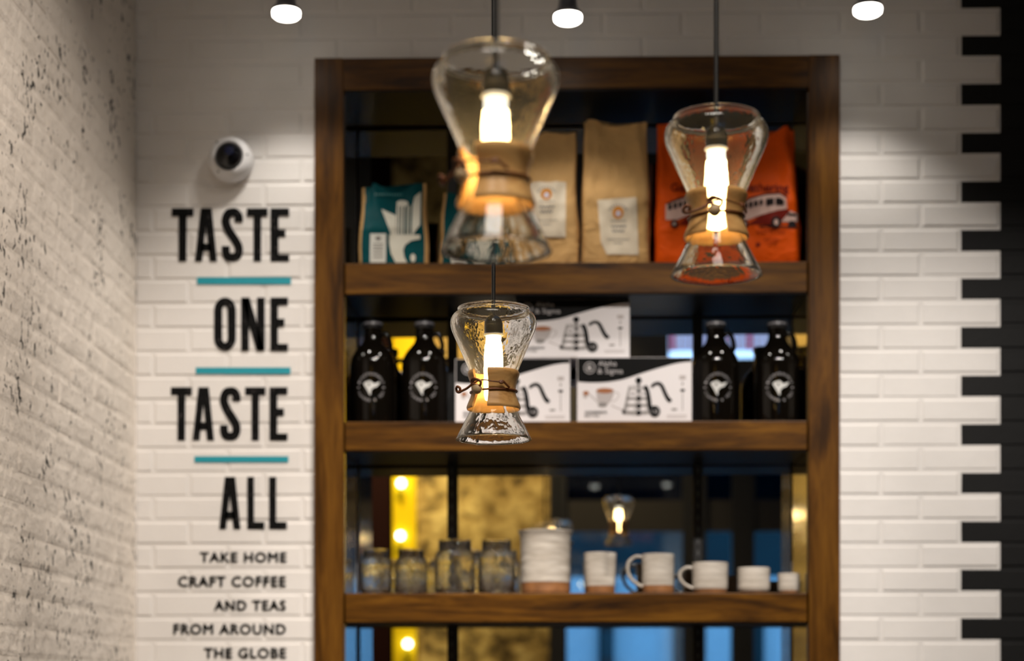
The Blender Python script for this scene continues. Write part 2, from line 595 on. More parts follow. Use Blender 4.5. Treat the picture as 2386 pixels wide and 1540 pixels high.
# ------------------------------------------------------------------ painted lettering
def on_wall(x, y): return P(x, y, -0.0028)
def glyph(ch, x0, x1, y0, y1):
    """heavy condensed capitals; pixel box with y0 top and y1 bottom"""
    w, h = x1 - x0, y1 - y0
    def q(pts): return [(x0 + u * w, y1 - v * h) for u, v in pts]
    if ch == 'T':
        return [q([(0, .85), (1, .85), (1, 1), (0, 1)]), q([(.32, 0), (.68, 0), (.69, .86), (.32, .86)])]
    if ch == 'A':
        return [q([(0, 0), (.33, 0), (.5, .68), (.5, 1), (.27, 1)]), q([(1, 0), (.67, 0), (.5, .68), (.5, 1), (.75, 1)]),
                q([(.24, .2), (.76, .2), (.72, .34), (.28, .34)])]
    if ch == 'E':
        return [q([(0, 0), (.43, 0), (.43, 1), (0, 1)]), q([(.4, .86), (1, .86), (1, 1), (.4, 1)]),
                q([(.4, .46), (.8, .46), (.8, .6), (.4, .6)]), q([(.4, 0), (1, 0), (1, .13), (.4, .13)])]
    if ch == 'L':
        return [q([(0, 0), (.4, 0), (.4, 1), (0, 1)]), q([(.38, 0), (1, 0), (1, .14), (.38, .14)])]
    if ch == 'N':
        return [q([(0, 0), (.33, 0), (.33, 1), (0, 1)]), q([(.67, 0), (1, 0), (1, 1), (.67, 1)]), q([(0, 1), (.35, 1), (1, 0), (.65, 0)])]
    if ch == 'O':
        pts, rx = [], 0.31
        for k in range(13): pts.append((.5 + rx * math.cos(math.pi * k / 12), .76 + .165 * math.sin(math.pi * k / 12)))
        for k in range(13): pts.append((.5 - rx * math.cos(math.pi * k / 12), .24 - .165 * math.sin(math.pi * k / 12)))
        return stroke(q(pts), 19.0, True)
    if ch == 'S':
        pts = [(.8, .74), (.8, .84), (.68, .915), (.5, .925), (.3, .9), (.2, .8), (.22, .7), (.36, .57), (.64, .4), (.79, .28),
               (.8, .17), (.69, .09), (.49, .075), (.3, .09), (.21, .17), (.2, .29)]
        return stroke(smooth_path(q(pts), 4), 19.0)
words = [('TASTE', 485, 609, [(400, 451), (454, 506), (516, 566), (575, 624), (630, 674)]),
         ('ONE', 693, 817, [(498.5, 550), (562, 617), (630, 671)]),
         ('TASTE', 902, 1026, [(398, 447), (448.5, 499), (512, 560.5), (571, 618.5), (628, 670)]),
         ('ALL', 1111, 1233, [(510.5, 560.5), (576, 616), (627, 668.5)])]
for s, y0, y1, xs in words:
    polys = []
    for ch, (a, b) in zip(s, xs): polys += glyph(ch, a, b, y0, y1)
    tag(sheet('painted_word', polys, on_wall, m_ink, wb), 'black condensed capitals %s' % s)
for a, b, y0, y1 in ((459, 678, 646, 662), (456, 677, 856, 871), (453, 672, 1063, 1077)):
    tag(sheet('painted_line', rect(a, y0, b, y1), on_wall, m_teal_paint, wb), 'teal painted line')
for s, a, b, y0, y1 in (('TAKE HOME', 465.5, 668, 1286, 1310.5), ('CRAFT COFFEE', 414.5, 666, 1342, 1367.5), ('AND TEAS', 498.7, 666, 1398, 1423),
                        ('FROM AROUND', 404, 666, 1453, 1478.5), ('THE GLOBE', 475, 667, 1509, 1534)):
    tp_ = text_polys(s, a + 1, y1 - 1, b - 1, y0 + 1, 0.0, 1.12)
    tp_ = [[(u + dx, v + dy) for u, v in q] for dx, dy in ((-1.2, 0), (1.2, 0), (0, -1), (0, 1), (0, 0)) for q in tp_]
    tag(sheet('painted_text', tp_, on_wall, m_ink, wb), 'small black capitals %s' % s)

# ------------------------------------------------------------------ security camera on the wall
c0 = P(541, 377, 0)
sc = thing('security_camera', 'white dome security camera with black eye on brick above the lettering', 'camera', c0)
def lathe_y(name, prof, mat, parent, n=40, tilt=0.0):
    """lathe whose axis points out of the wall (towards -y)"""
    me = lathe_mesh(name, prof, n)
    me.transform(Matrix.Rotation(math.pi / 2, 4, 'X'))
    return link(name, me, mat, parent)
lathe_y('base_ring', [(0.0, 0.0), (0.057, 0.0), (0.0575, 0.012), (0.057, 0.03), (0.053, 0.042), (0.047, 0.050), (0.040, 0.054), (0.036, 0.052), (0.034, 0.03), (0, 0.03)], m_plastic_w, sc)
eye = link('eye_dome', sphere_mesh('eye_dome', 0.0362), m_plastic_b, sc)
eye.location = (0.001, -0.045, 0.001)
lens = lathe_y('lens', [(0, 0.0), (0.012, 0.0), (0.012, 0.006), (0.009, 0.008), (0, 0.007)], plain('lens glass', (0.01, 0.012, 0.03), 0.05), sc)
lens.location = (0.006, -0.0785, 0.004)
for a in (130, 5, 235):
    s = lathe_y('screw', [(0, 0), (0.0028, 0), (0.0026, 0.0022), (0, 0.0026)], m_screw, sc, 12)
    s.location = (0.0475 * math.cos(math.radians(a)), -0.0492, 0.0475 * math.sin(math.radians(a)))

# ------------------------------------------------------------------ display cabinet
cab = thing('display_cabinet', 'walnut framed display shelving with mirrored back set into the brick wall', 'cabinet', ((X_CL + X_CR) / 2, 0, 0))
cx0 = cab.location.x
xl_in, xr_in = P(800, 800, -0.022).x, P(1885, 800, -0.022).x
z_rail = P(1342, 206, -0.022).z
FR = -0.022
def cbox(name, x0, x1, y0, y1, z0, z1, mat, bevel=0.0015, parent=None):
    return box(name, x0 - cx0, x1 - cx0, y0, y1, z0, z1, mat, parent or cab, bevel)
cbox('stile', X_CL, xl_in, FR, 0.30, Z_CB, Z_CT, m_wood_z)
cbox('stile', xr_in, X_CR, FR, 0.30, Z_CB, Z_CT, m_wood_z)
cbox('top_rail', xl_in + 0.0006, xr_in - 0.0006, FR + 0.001, 0.30, z_rail, Z_CT - 0.0005, m_wood_x)
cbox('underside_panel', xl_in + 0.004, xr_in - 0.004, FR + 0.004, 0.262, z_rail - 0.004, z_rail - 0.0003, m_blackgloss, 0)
shelf_top = []
SY = -0.016
for (yt, yb) in ((611.5, 683), (981.5, 1048.5), (1381.5, 1449)):
    zt, zb = P(1342, yt, SY).z, P(1342, yb, SY).z
    shelf_top.append(zt)
    cbox('shelf', xl_in + 0.004, xr_in - 0.004, SY, 0.262, zb, zt, m_wood_x, 0.0018)
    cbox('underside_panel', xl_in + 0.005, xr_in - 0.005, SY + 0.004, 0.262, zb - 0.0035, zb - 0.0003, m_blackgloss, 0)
cbox('shelf', xl_in + 0.004, xr_in - 0.004, SY, 0.262, P(1342, 1790, SY).z, P(1342, 1722, SY).z, m_wood_x, 0.0018)
cbox('base_panel', xl_in + 0.004, xr_in - 0.004, SY, 0.262, Z_CB + 0.001, Z_CB + 0.09, m_wood_x, 0.0018)
zz = [z_rail - 0.006]
bays = []
edges = []
for (yt, yb) in ((611.5, 683), (981.5, 1048.5), (1381.5, 1449), (1722, 1790)):
    edges.append((P(1342, yt, SY).z, P(1342, yb, SY).z))
top = z_rail - 0.006
for zt, zb in edges:
    bays.append((zt + 0.001, top)); top = zb - 0.005
bays.append((Z_CB + 0.092, top))
for (z0, z1) in bays:
    for s in (0, 1):
        xa = xl_in + 0.0002 if s == 0 else xr_in - 0.0035
        cbox('side_lining', xa, xa + 0.0033, SY + 0.012, 0.262, z0, z1, m_steel, 0)
# mirror, hung a little out of plumb
mw, mh = (xr_in - xl_in) / 2 - 0.003, (z_rail - Z_CB) / 2 - 0.004
me = boxes_mesh('mirror', [(-mw, mw, 0.0, 0.004, -mh, mh)])
mo = link('mirror', me, m_mirror, cab)
rot = Vector((0, -1, 0)).rotation_difference(MIR_N)
mo.rotation_mode = 'QUATERNION'
mo.rotation_quaternion = rot
zc = (z_rail + Z_CB) / 2
yc = MIR_C.y - (MIR_N.x * ((xl_in + xr_in) / 2 - MIR_C.x) + MIR_N.z * (zc - MIR_C.z)) / MIR_N.y
mo.location = ((xl_in + xr_in) / 2 - cx0, yc, zc)
for px in (1053, 1626):
    xs = P(px, 1250, 0.27).x
    st = cbox('shelf_standard', xs - 0.0125, xs + 0.0125, 0.2625, 0.270, Z_CB + 0.1, z_rail - 0.006, m_std, 0.001)
    for (z0, z1) in bays[2:4]:
        k = 0
        while z0 + 0.02 + k * 0.032 < z1 - 0.02:
            zz0 = z0 + 0.02 + k * 0.032
            box('slot', xs - cx0 - 0.002, xs - cx0 + 0.002, 0.2620, 0.2626, zz0, zz0 + 0.014, m_slot, st)  # slots drawn as thin grey boxes
            k += 1
SH1, SH2, SH3 = shelf_top
EPS = 0.0004

# ------------------------------------------------------------------ coffee bags
def bag(name, label, x0, x1, y_top, base_z, Y, depth, mat, side_mat=None, top_drop=None, taper=0.0, seed=1, wr=0.004, lean=0.0):
    """upright gusseted bag; x0,x1 bottom pixel extent at the front, y_top pixel row of its top"""
    a, b = P(x0, 600, Y), P(x1, 600, Y)
    w = b.x - a.x
    h = P((x0 + x1) / 2, y_top, Y).z - base_z
    o = thing(name, label, 'coffee bag', ((a.x + b.x) / 2, Y + depth / 2, base_z + EPS))
    rows, n = 44, 84
    sd = Vector((seed * 7.3, seed * 3.1, seed * 1.7))
    def dims(t):
        wd = w * (1 - taper * t) * (1 - 0.02 * math.sin(t * 9 + seed))
        dp = depth * (1.0 if t < 0.45 else max(0.10, 1 - 1.15 * (t - 0.45) / 0.55 * 0.85))
        if t < 0.06: dp *= 0.9 + t * 1.7
        return wd, dp
    def front(u, z):
        t = max(0, min(1, z / h))
        wd, dp = dims(t)
        k = min(1.0, abs(2 * u / wd))
        bulge = (1 - k ** 6) ** (1 / 6.0) if k < 1 else 0
        y = -dp / 2 * bulge + lean * t
        p = Vector((u * 14, z * 11, 0)) + sd
        y += wr * (noise.noise(p) + 0.6 * noise.noise(p * 2.3)) * (0.45 + 0.8 * t)
        y -= wr * 0.9 * (0.35 - abs(noise.noise(p * 1.3 + Vector((u * 9, 0, 4))))) * (0.3 + t)
        return y
    verts, faces, mi = [], [], []
    for r in range(rows + 1):
        t = r / rows
        wd, dp = dims(t)
        for k in range(n):
            an = 2 * math.pi * k / n
            c, s = math.cos(an), math.sin(an)
            u = wd / 2 * math.copysign(abs(c) ** 0.34, c)
            v = dp / 2 * math.copysign(abs(s) ** 0.34, s)
            z = h * t
            if top_drop and t > 0.4:
                z -= h * top_drop(u / wd + 0.5) * (t - 0.4) / 0.6
            if v < 0 and abs(2 * u / wd) < 0.985:
                y = front(u, z) if False else front(u, h * t)
            else:
                p = Vector((u * 14, v * 20, z * 11)) + sd
                y = v + lean * t + wr * 0.6 * noise.noise(p)
                u += wr * 0.7 * noise.noise(p + Vector((5, 5, 5)))
            verts.append((u, y, z))
    for r in range(rows):
        for k in range(n):
            k2 = (k + 1) % n
            faces.append((r * n + k, r * n + k2, (r + 1) * n + k2, (r + 1) * n + k))
    faces.append(tuple(range(n))); faces.append(tuple(range(rows * n, rows * n + n)))
    me = mesh('bag_body', verts, faces, True, 50)
    me.materials.append(mat)
    if side_mat:
        me.materials.append(side_mat)
        for p in me.polygons:
            c = p.center
            t = max(0, min(1, c.z / h))
            wd, dp = dims(t)
            if abs(c.x) > wd * 0.445: p.material_index = 1
    link('bag_body', me, None, o)
    loc = Vector(o.location)
    def fn(px, py, lift=0.0014):
        lift += 0.0010
        q = P(px, py, Y)
        u, z = q.x - loc.x, q.z - loc.z
        zz_ = z
        return Vector((u, front(u, zz_) - lift, z))
    return o, fn
def paper(name, col, rough=0.6, bm_=0.35, bs=22):
    m, nt, b = nodes(name)
    f = noise_tex(nt, obc(nt), 9, 4)
    nt.links.new(ramp(nt, f, [(0.3, tuple(x * 0.82 for x in col)), (0.7, tuple(min(1, x * 1.1) for x in col))]), b.inputs['Base Color'])
    b.inputs['Roughness'].default_value = rough
    b.inputs['Specular IOR Level'].default_value = 0.08
    bump(nt, b, noise_tex(nt, obc(nt), bs, 4, 0.6, 1.6), bm_, 0.012)
    return m
m_kraft = paper('kraft paper', (0.62, 0.375, 0.15), 0.6, 0.8, 16)
m_teal = paper('teal foil', (0.001, 0.068, 0.078), 0.5, 0.4, 16)
m_orange = paper('orange foil', (0.74, 0.088, 0.003), 0.5, 0.6, 16)
m_print_w = plain('cream print', (0.70, 0.68, 0.58), 0.5, spec=0.06)
m_print_lab = plain('paper label', (0.70, 0.60, 0.45), 0.6)
m_print_wl = plain('white label', (0.66, 0.66, 0.60), 0.6)
m_print_k = plain('dark print', (0.02, 0.015, 0.015), 0.5, spec=0.06)
m_print_g = plain('grey print', (0.25, 0.23, 0.21), 0.5, spec=0.06)
m_print_red = plain('dark red print', (0.16, 0.012, 0.006), 0.5, spec=0.06)
m_print_or = plain('orange print', (0.62, 0.24, 0.02), 0.5, spec=0.06)
m_print_pk = plain('pale print', (0.62, 0.42, 0.36), 0.5, spec=0.06)
GB = 'coffee bags on the top shelf'

def teal_prints(o, fn, dx, dy, full=True):
    def z(x, y): return (780 + x / 5.923 + dx, 380 + y / 5.923 + dy)
    def g(polys): return [[z(*p) for p in poly] for poly in polys]
    lab = g([[(490, 975), (710, 975), (705, 1375), (485, 1375)]])
    sheet('label', lab, lambda a, b: fn(a, b), m_print_wl, o, 6)
    pot = g([[(640, 620), (770, 680), (842, 712), (842, 990), (780, 990)],
             [(1092, 425), (1150, 370), (1178, 345), (1178, 850), (1140, 812), (1105, 850), (1082, 988), (1062, 988), (1066, 560)],
             [(752, 985), (1178, 992), (1178, 1050), (1050, 1075), (970, 1130), (945, 1200), (960, 1300), (1000, 1375), (840, 1375), (775, 1250), (750, 1100)],
             ] + ellipse(925, 530, 80, 48, 16) + [[(x0, 560), (x1, 560), (x1, 990), (x0, 990)] for x0, x1 in ((848, 872), (888, 908), (926, 950), (984, 998), (1018, 1034))]
            + ellipse(1080, 1310, 36, 58, 14))
    sheet('printed_pot', pot, lambda a, b: fn(a, b), m_print_w, o, 6)
    txt = g([[(540 + 36 * i, 385), (562 + 36 * i, 385), (562 + 36 * i, 408), (540 + 36 * i, 408)] for i in range(0, 11)])
    sheet('printed_line', txt, lambda a, b: fn(a, b), plain('pale teal print', (0.05, 0.2, 0.2), 0.5), o, 6)
    lines = g(ellipse(600, 1040, 40, 32, 12) + [[(530, y), (670, y), (670, y + 16), (530, y + 16)] for y in (1110, 1150, 1190, 1240, 1290)])
    sheet('label_print', lines, lambda a, b: fn(a, b, 0.0020), m_print_g, o, 6)
vnotch = lambda u: 0.16 - 0.32 * abs(u - 0.5) if abs(u - 0.5) < 0.5 else 0.0
o, fn = bag('coffee_bag', 'teal coffee bag with white coffee pot print, next to the walnut stile', 833, 998, 418, SH1, 0.03, 0.085, m_teal, m_kraft,
            lambda u: 0.14 * max(0, 1 - abs(u - 0.52) / 0.30) + 0.05 * (u < 0.15), 0.10, 2)
tag(o, group=GB); teal_prints(o, fn, 0, 0)
o, fn = bag('coffee_bag', 'teal coffee bag behind the upper glass lamp, beside the kraft bags', 1022, 1186, 440, SH1, 0.045, 0.085, m_teal, m_kraft,
            lambda u: 0.12 * max(0, 1 - abs(u - 0.45) / 0.3), 0.10, 5)
tag(o, group=GB); teal_prints(o, fn, 189, 12)

def kraft_prints(o, fn, lab, lx, ly, tilt=0.0):
    sheet('label', [lab], lambda a, b: fn(a, b), m_print_lab, o, 8)
    sheet('logo_ring', ellipse(lx, ly, 13, 14, 20), lambda a, b: fn(a, b, 0.0020), m_print_or, o, 8)
    sheet('logo_centre', ellipse(lx + 0.5, ly + 2, 6.5, 7, 14), lambda a, b: fn(a, b, 0.0026), plain('pale lilac print', (0.62, 0.58, 0.66), 0.5), o, 8)
    arc = []
    for k in range(9):
        an = math.radians(200 + 140 * k / 8)
        arc += stroke([(lx + 17 * math.cos(an), ly + 15 * math.sin(an)), (lx + 23 * math.cos(an), ly + 20 * math.sin(an))], 2.2)
    sheet('logo_lettering', arc, lambda a, b: fn(a, b, 0.0020), m_print_g, o, 8)
    arc = []
    for k in range(8):
        arc += rect(lx - 17 + 4.6 * k, ly + 17, lx - 14 + 4.6 * k, ly + 20)
    sheet('logo_lettering', arc, lambda a, b: fn(a, b, 0.0020), m_print_g, o, 8)
    lines = []
    for (u0, u1, v, hh) in ((-17, 18, 28, 6), (-14, 12, 39, 6)):
        x = lx + u0
        k = 0
        while x < lx + u1:
            lines += stroke([(x, ly + v + (hh if k % 2 else 0)), (x + 3.6, ly + v + (0 if k % 2 else hh))], 2.4)
            x += 3.6; k += 1
    for (u0, u1, v) in ((-24, 24, 61), (-10, 8, 70)):
        x = lx + u0
        while x < lx + u1:
            lines += rect(x, ly + v, x + 2.2, ly + v + 2.6); x += 3.4
    sheet('label_print', lines, lambda a, b: fn(a, b, 0.0020), m_print_g, o, 8)
o, fn = bag('coffee_bag', 'kraft paper coffee bag with square label, partly behind the upper glass lamp', 1192, 1350, 292, SH1, 0.04, 0.1, m_kraft, None,
            lambda u: 0.06 * (1 - u) + 0.02 * math.sin(u * 9), 0.12, 9, 0.009)
tag(o, group=GB)
kraft_prints(o, fn, [(1233, 421), (1319, 421), (1318, 554), (1232, 552)], 1273, 452)
o, fn = bag('coffee_bag', 'tall kraft paper coffee bag with low tilted label, beside the orange bags', 1355, 1517, 272, SH1, 0.03, 0.1, m_kraft, None,
            lambda u: 0.04 * max(0, 1 - abs(u - 0.55) / 0.4) - 0.02 * (abs(u - 0.15) < 0.1), 0.08, 13, 0.009)
tag(o, group=GB)
kraft_prints(o, fn, [(1392, 466), (1483, 461), (1488, 594), (1414, 594), (1400, 565)], 1440, 496)

def orange_prints(o, fn, bx0):
    """old round-nosed bus seen from its side, lettering above and below"""
    gy = 530
    def g(polys): return [[(bx0 + a, gy - b) for a, b in poly] for poly in polys]
    sheet('bus_body', g([[(2, 18), (2, 54), (30, 64), (70, 76), (104, 78), (118, 66), (121, 42), (100, 40), (62, 30), (30, 18)],
                         [(108, 12), (146, 15), (147, 34), (122, 40), (112, 30)]]), lambda a, b: fn(a, b), m_print_pk, o, 7)
    sheet('bus_lower', g([[(30, 8), (62, 29), (120, 43), (128, 38), (112, 30), (106, 12), (100, 5)]]), lambda a, b: fn(a, b, 0.0018), m_print_red, o, 7)
    dark = [[(4, 56), (30, 67), (70, 80), (104, 83), (122, 70), (120, 68), (103, 79), (70, 76), (30, 63), (4, 53)]]
    for k in range(5):
        x = 8 + 12 * k; y = 40 + 2.6 * k
        dark.append([(x, y), (x + 8, y + 1.6), (x + 8, y + 15), (x, y + 13)])
    dark += [[(72, 50), (90, 52), (90, 69), (72, 67)], [(94, 52), (112, 50), (113, 62), (104, 69), (94, 69)], [(122, 27), (143, 27), (143, 33), (122, 33)]]
    dark += ellipse(22, 8, 9, 9, 16) + ellipse(95, 11, 12, 14, 18) + ellipse(133, 8, 10, 8, 16) + rect(56, 0, 146, 3)
    sheet('bus_windows', g(dark), lambda a, b: fn(a, b, 0.0022), m_print_k, o, 7)
    for e in (ellipse(95, 11, 5, 7, 12), ellipse(22, 8, 3.5, 3.5, 10)):
        sheet('bus_hub', g(e), lambda a, b: fn(a, b, 0.0027), m_print_pk, o, 7)
    low = text_polys('Gathering', bx0 + 14, 452, bx0 + 126, 424, 0.015)
    sheet('printed_name', low, lambda a, b: fn(a, b, 0.0018), m_print_red, o, 9)
    low = text_polys('ROAST  TO TASTE', bx0 + 50, 545, bx0 + 116, 538)
    for q in (low, text_polys('WHOLE BEAN', bx0 + 66, 562, bx0 + 102, 556), text_polys('COFFEE', bx0 + 74, 572, bx0 + 98, 566), rect(bx0 + 48, 566, bx0 + 58, 574)):
        sheet('printed_lettering', q, lambda a, b: fn(a, b, 0.0018), m_print_red, o, 9)
o, fn = bag('coffee_bag', 'orange coffee bag with bus print, beside the tall kraft bag', 1527, 1698, 276, SH1, 0.035, 0.11, m_orange, None,
            lambda u: 0.06 * max(0, 1 - abs(u - 0.6) / 0.35), 0.09, 21, 0.009)
tag(o, group=GB); orange_prints(o, fn, 1549)
o, fn = bag('coffee_bag', 'orange coffee bag with bus print, against the cabinet side', 1698, 1869, 282, SH1, 0.03, 0.11, m_orange, None,
            lambda u: 0.10 * max(0, 1 - abs(u - 0.45) / 0.38) + 0.03 * (u > 0.9), 0.16, 27, 0.009)
tag(o, group=GB); orange_prints(o, fn, 1713)

# ------------------------------------------------------------------ growlers
m_amber = plain('near black amber glass', (0.004, 0.003, 0.002), 0.06, spec=0.3)
m_cap_highlight = plain('cap highlight grey', (0.40, 0.39, 0.42), 0.35)
m_gprint = plain('white screen print', (0.62, 0.62, 0.60), 0.5)
def growler(px, label, Y=0.085):
    s = scale_at(Y)
    base = P(px, 900, Y)
    R = 53.5 / s
    H = P(px, 746, Y - 0.02).z - SH2
    k = H / 0.262
    o = thing('growler_bottle', label, 'bottle', (base.x, Y, SH2 + EPS), 0, 'growlers on the middle shelf')
    prof = [(0, 0.004), (R * .8, 0), (R * .95, 0.002), (R, 0.010), (R, 0.145 * k), (R * .985, 0.158 * k), (R * .92, 0.172 * k), (R * .78, 0.186 * k),
            (R * .60, 0.198 * k), (R * .46, 0.208 * k), (R * .40, 0.218 * k), (R * .385, 0.232 * k), (R * .385, 0.243 * k), (0, 0.243 * k)]
    link('bottle_body', lathe_mesh('bottle_body', prof, 44), m_amber, o)
    cp = [(0, 0.2435 * k), (R * .41, 0.2435 * k), (R * .42, 0.247 * k), (R * .42, 0.258 * k), (R * .38, 0.262 * k), (0, 0.262 * k)]
    def rib(r, z, a): return r * (1 + (0.02 if int(a / (2 * math.pi) * 44 + 0.5) % 2 else 0)) if r > R * .4 else r
    link('cap', lathe_mesh('cap', cp, 44, fr=rib), m_cap_highlight if False else plain('dark cap', (0.02, 0.02, 0.022), 0.3), o)
    tp = link('cap_highlight', lathe_mesh('cap_highlight', [(0, 0.2632 * k), (R * .30, 0.2630 * k), (R * .38, 0.2605 * k), (R * .425, 0.2565 * k), (R * .43, 0.253 * k)], 30), m_cap_highlight, o)  # lighter grey bevel paints the highlight on the cap's upper edge
    pts = [(R * .36, 0, .226 * k), (R * .50, 0, .232 * k), (R * .66, 0, .226 * k), (R * .76, 0, .210 * k), (R * .78, 0, .196 * k), (R * .70, 0, .186 * k)]
    link('handle', tube_mesh('handle', smooth_path(pts, 4), 0.0062, 10), m_amber, o)
    zc_ = P(px, 902, Y - R).z - SH2
    def cyl(u, v):
        a = u / R
        r = R + 0.0004
        return Vector((r * math.sin(a), -r * math.cos(a), zc_ + v))
    mm = 0.001
    shapes = []
    logo = [[(-20.6, 11.2), (-11.2, 15.6), (-1.2, 17.5), (3.7, 13.1), (10, 9.4), (23.7, 14.3), (25, 11.2), (16.2, 1.2), (8.7, -1.2), (2.5, -6.2), (0, -11.2), (0, -20), (-2.5, -22.4), (-6.2, -15), (-12.5, -3.7), (-19.3, 7.5)]]
    shapes += [[(a * mm * 0.95, b * mm * 0.95) for a, b in p] for p in logo]
    sheet('printed_bird', shapes, cyl, m_gprint, o, 0.006)
    sheet('printed_eye', [[(a * mm, b * mm) for a, b in p] for p in ellipse(-4.5, 7.5, 2.6, 3.4, 12)], lambda u, v: cyl(u, v) + Vector((0, -0.0003, 0)), m_amber, o)
    ringp = []
    def arc_text(s, a0, a1, rad, hh, up):
        n = len(s)
        for i, ch in enumerate(s):
            if ch == ' ': continue
            an = math.radians(a0 + (a1 - a0) * (i + 0.5) / n)
            cw = hh * 0.8
            for poly in text_polys(ch, -cw / 2, -hh / 2, cw / 2, hh / 2):
                q = []
                for (a, b) in poly:
                    if up:
                        rr = rad + b; ox = a
                        q.append((rr * math.cos(an) + ox * math.sin(an), rr * math.sin(an) - ox * math.cos(an)))
                    else:
                        rr = rad - b; ox = a
                        q.append((rr * math.cos(an) - ox * math.sin(an), rr * math.sin(an) + ox * math.cos(an)))
                ringp.append(q)
    arc_text('INDEPENDENT', 165, 15, 0.0345, 0.0062, True)
    arc_text('COFFEE & TEA', 196, 344, 0.0345, 0.0062, False)
    ringp += [[(-0.038, -0.001), (-0.031, -0.001), (-0.031, 0.0012), (-0.038, 0.0012)], [(0.031, -0.001), (0.038, -0.001), (0.038, 0.0012), (0.031, 0.0012)]]
    sheet('printed_ring', ringp, cyl, plain('faded white print', (0.40, 0.38, 0.39), 0.5), o)
    return o
growler(869, 'black growler bottle with bird print under the outermost teal bag')
growler(989, 'black growler bottle with bird print, second from the stile, beside the kettle boxes')
growler(1668, 'black growler bottle with bird print beside the right kettle box', 0.08)
growler(1811, 'black growler bottle with bird print under the outermost orange bag')

# ------------------------------------------------------------------ kettle boxes
m_boxw = plain('white carton', (0.84, 0.80, 0.81), 0.45)
m_boxk = plain('black carton print', (0.004, 0.004, 0.004), 0.5, spec=0.08)
m_boxg = plain('mid grey print', (0.30, 0.28, 0.27), 0.5, spec=0.06)
m_boxlg = plain('light grey print', (0.52, 0.49, 0.49), 0.5)
m_tea = plain('tea print', (0.36, 0.12, 0.03), 0.5)
def kettle_box(x0, x1, y0, zbase, Y, label):
    a, b = P(x0, 900, Y), P(x1, 900, Y)
    w = b.x - a.x
    h = P((x0 + x1) / 2, y0, Y).z - zbase
    dpt = 0.17
    o = thing('kettle_box', label, 'box', ((a.x + b.x) / 2, Y + dpt / 2, zbase + EPS), 0, 'gooseneck kettle boxes')
    box('carton', -w / 2, w / 2, -dpt / 2, dpt / 2, 0, h, m_boxw, o, 0.0012)
    def fn(l): return lambda zx, zy: Vector((-w / 2 + 0.001 + (zx - 185) / 1985 * (w - 0.002), -dpt / 2 - l, 0.0008 + (1205 - zy) / 1110 * (h - 0.0016)))
    L1, L2, L3, L4 = 0.0003, 0.0006, 0.0009, 0.0012
    wave = smooth_path([(2168, 168), (2060, 172), (1900, 195), (1700, 245), (1500, 302), (1300, 362), (1100, 428), (950, 470), (750, 502), (550, 516), (350, 515), (187, 500)], 3)
    quads = []
    for p, q in zip(wave[:-1], wave[1:]): quads.append([(p[0], 96), p, q, (q[0], 96)])
    sheet('printed_wave', quads, fn(L1), m_boxk, o)
    gry = ring(395, 265, 92, 14) + text_polys('&', 345, 310, 445, 215, 0.02)
    gry += text_polys('Alpha', 545, 262, 865, 150, 0.0) + text_polys('& Sigma', 535, 392, 975, 275, 0.0)
    sheet('printed_name', gry, fn(L2), m_boxlg, o)
    body = smooth_path([(1095, 580), (1220, 560), (1360, 580)], 4) + [(1440, 1060), (1210, 1085), (975, 1060)]
    sheet('printed_kettle', [body], fn(L1), m_boxlg, o)
    wh = []
    for y in (690, 735, 850, 965):
        wh += ellipse(1150 - (y - 690) * 0.12, y, 62, 36, 16) + ellipse(1335, y, 44, 36, 16)
    sheet('printed_shine', wh, fn(L2), m_boxw, o)
    gs = []
    for y in (790, 910, 1030):
        gs += [[(1040 - (y - 790) * 0.17, y - 20), (1410, y - 20), (1415, y + 18), (1030 - (y - 790) * 0.17, y + 18)]]
    gs += stroke([(1090, 580), (1040, 800), (985, 1050)], 26) + ellipse(990, 1010, 35, 45, 14)
    sheet('printed_bands', gs, fn(L3), m_boxg, o)
    sheet('printed_badge', ellipse(1870, 975, 55, 16), fn(L3), m_boxg, o)
    sheet('printed_rule', stroke([(2015, 700), (2015, 1000)], 12), fn(L3), m_boxg, o)
    sheet('printed_drop', ellipse(2015, 540, 14, 30, 12), fn(L3), m_boxg, o)
    kk = ellipse(1248, 482, 54, 54) + rect(1234, 530, 1264, 600) + ellipse(1250, 660, 26, 30, 14) + ellipse(1250, 790, 36, 44, 14) + ellipse(1250, 918, 40, 44, 14) + ellipse(1250, 1035, 42, 44, 14)
    sheet('printed_knob', kk, fn(L4), m_boxk, o)
    kk = stroke(smooth_path([(1355, 580), (1392, 640), (1425, 780), (1440, 900), (1470, 1040)], 4), 72) + ellipse(1530, 1010, 96, 98, 28)
    sheet('printed_kettle_handle', kk, fn(L4), m_boxk, o)
    kk = stroke(smooth_path([(1470, 592), (1530, 545), (1600, 535), (1655, 580), (1700, 680), (1750, 780), (1800, 835)], 4),
                 [50 + 22 * i / 24 for i in range(25)]) + ellipse(1790, 822, 38, 32, 14)
    sheet('printed_spare_handle', kk, fn(L4), m_boxk, o)
    sheet('printed_icon', ellipse(2015, 652, 42, 22, 16), fn(L4), m_boxk, o)
    sheet('printed_lettering', text_polys('GOOSENECK', 312, 1045, 705, 1000, 0.02), fn(L4), m_boxk, o)
    sheet('printed_lettering', text_polys('KETTLE', 312, 1102, 560, 1062, 0.01), fn(L4), m_boxk, o)
    sheet('printed_capacity', text_polys('1.0', 1480, 1045, 1580, 975), fn(L4 + 0.0003), m_boxlg, o)
    cupp = [[(508, 640), (822, 640), (812, 730), (770, 830), (700, 900), (620, 935), (560, 890), (520, 790)]]
    cupp += stroke(smooth_path([(820, 690), (885, 690), (905, 730), (870, 800), (790, 850)], 4), 14)
    m_pg = plain('pale grey print', (0.50, 0.45, 0.44), 0.5)
    sheet('printed_cup', cupp, fn(L1), m_pg, o)
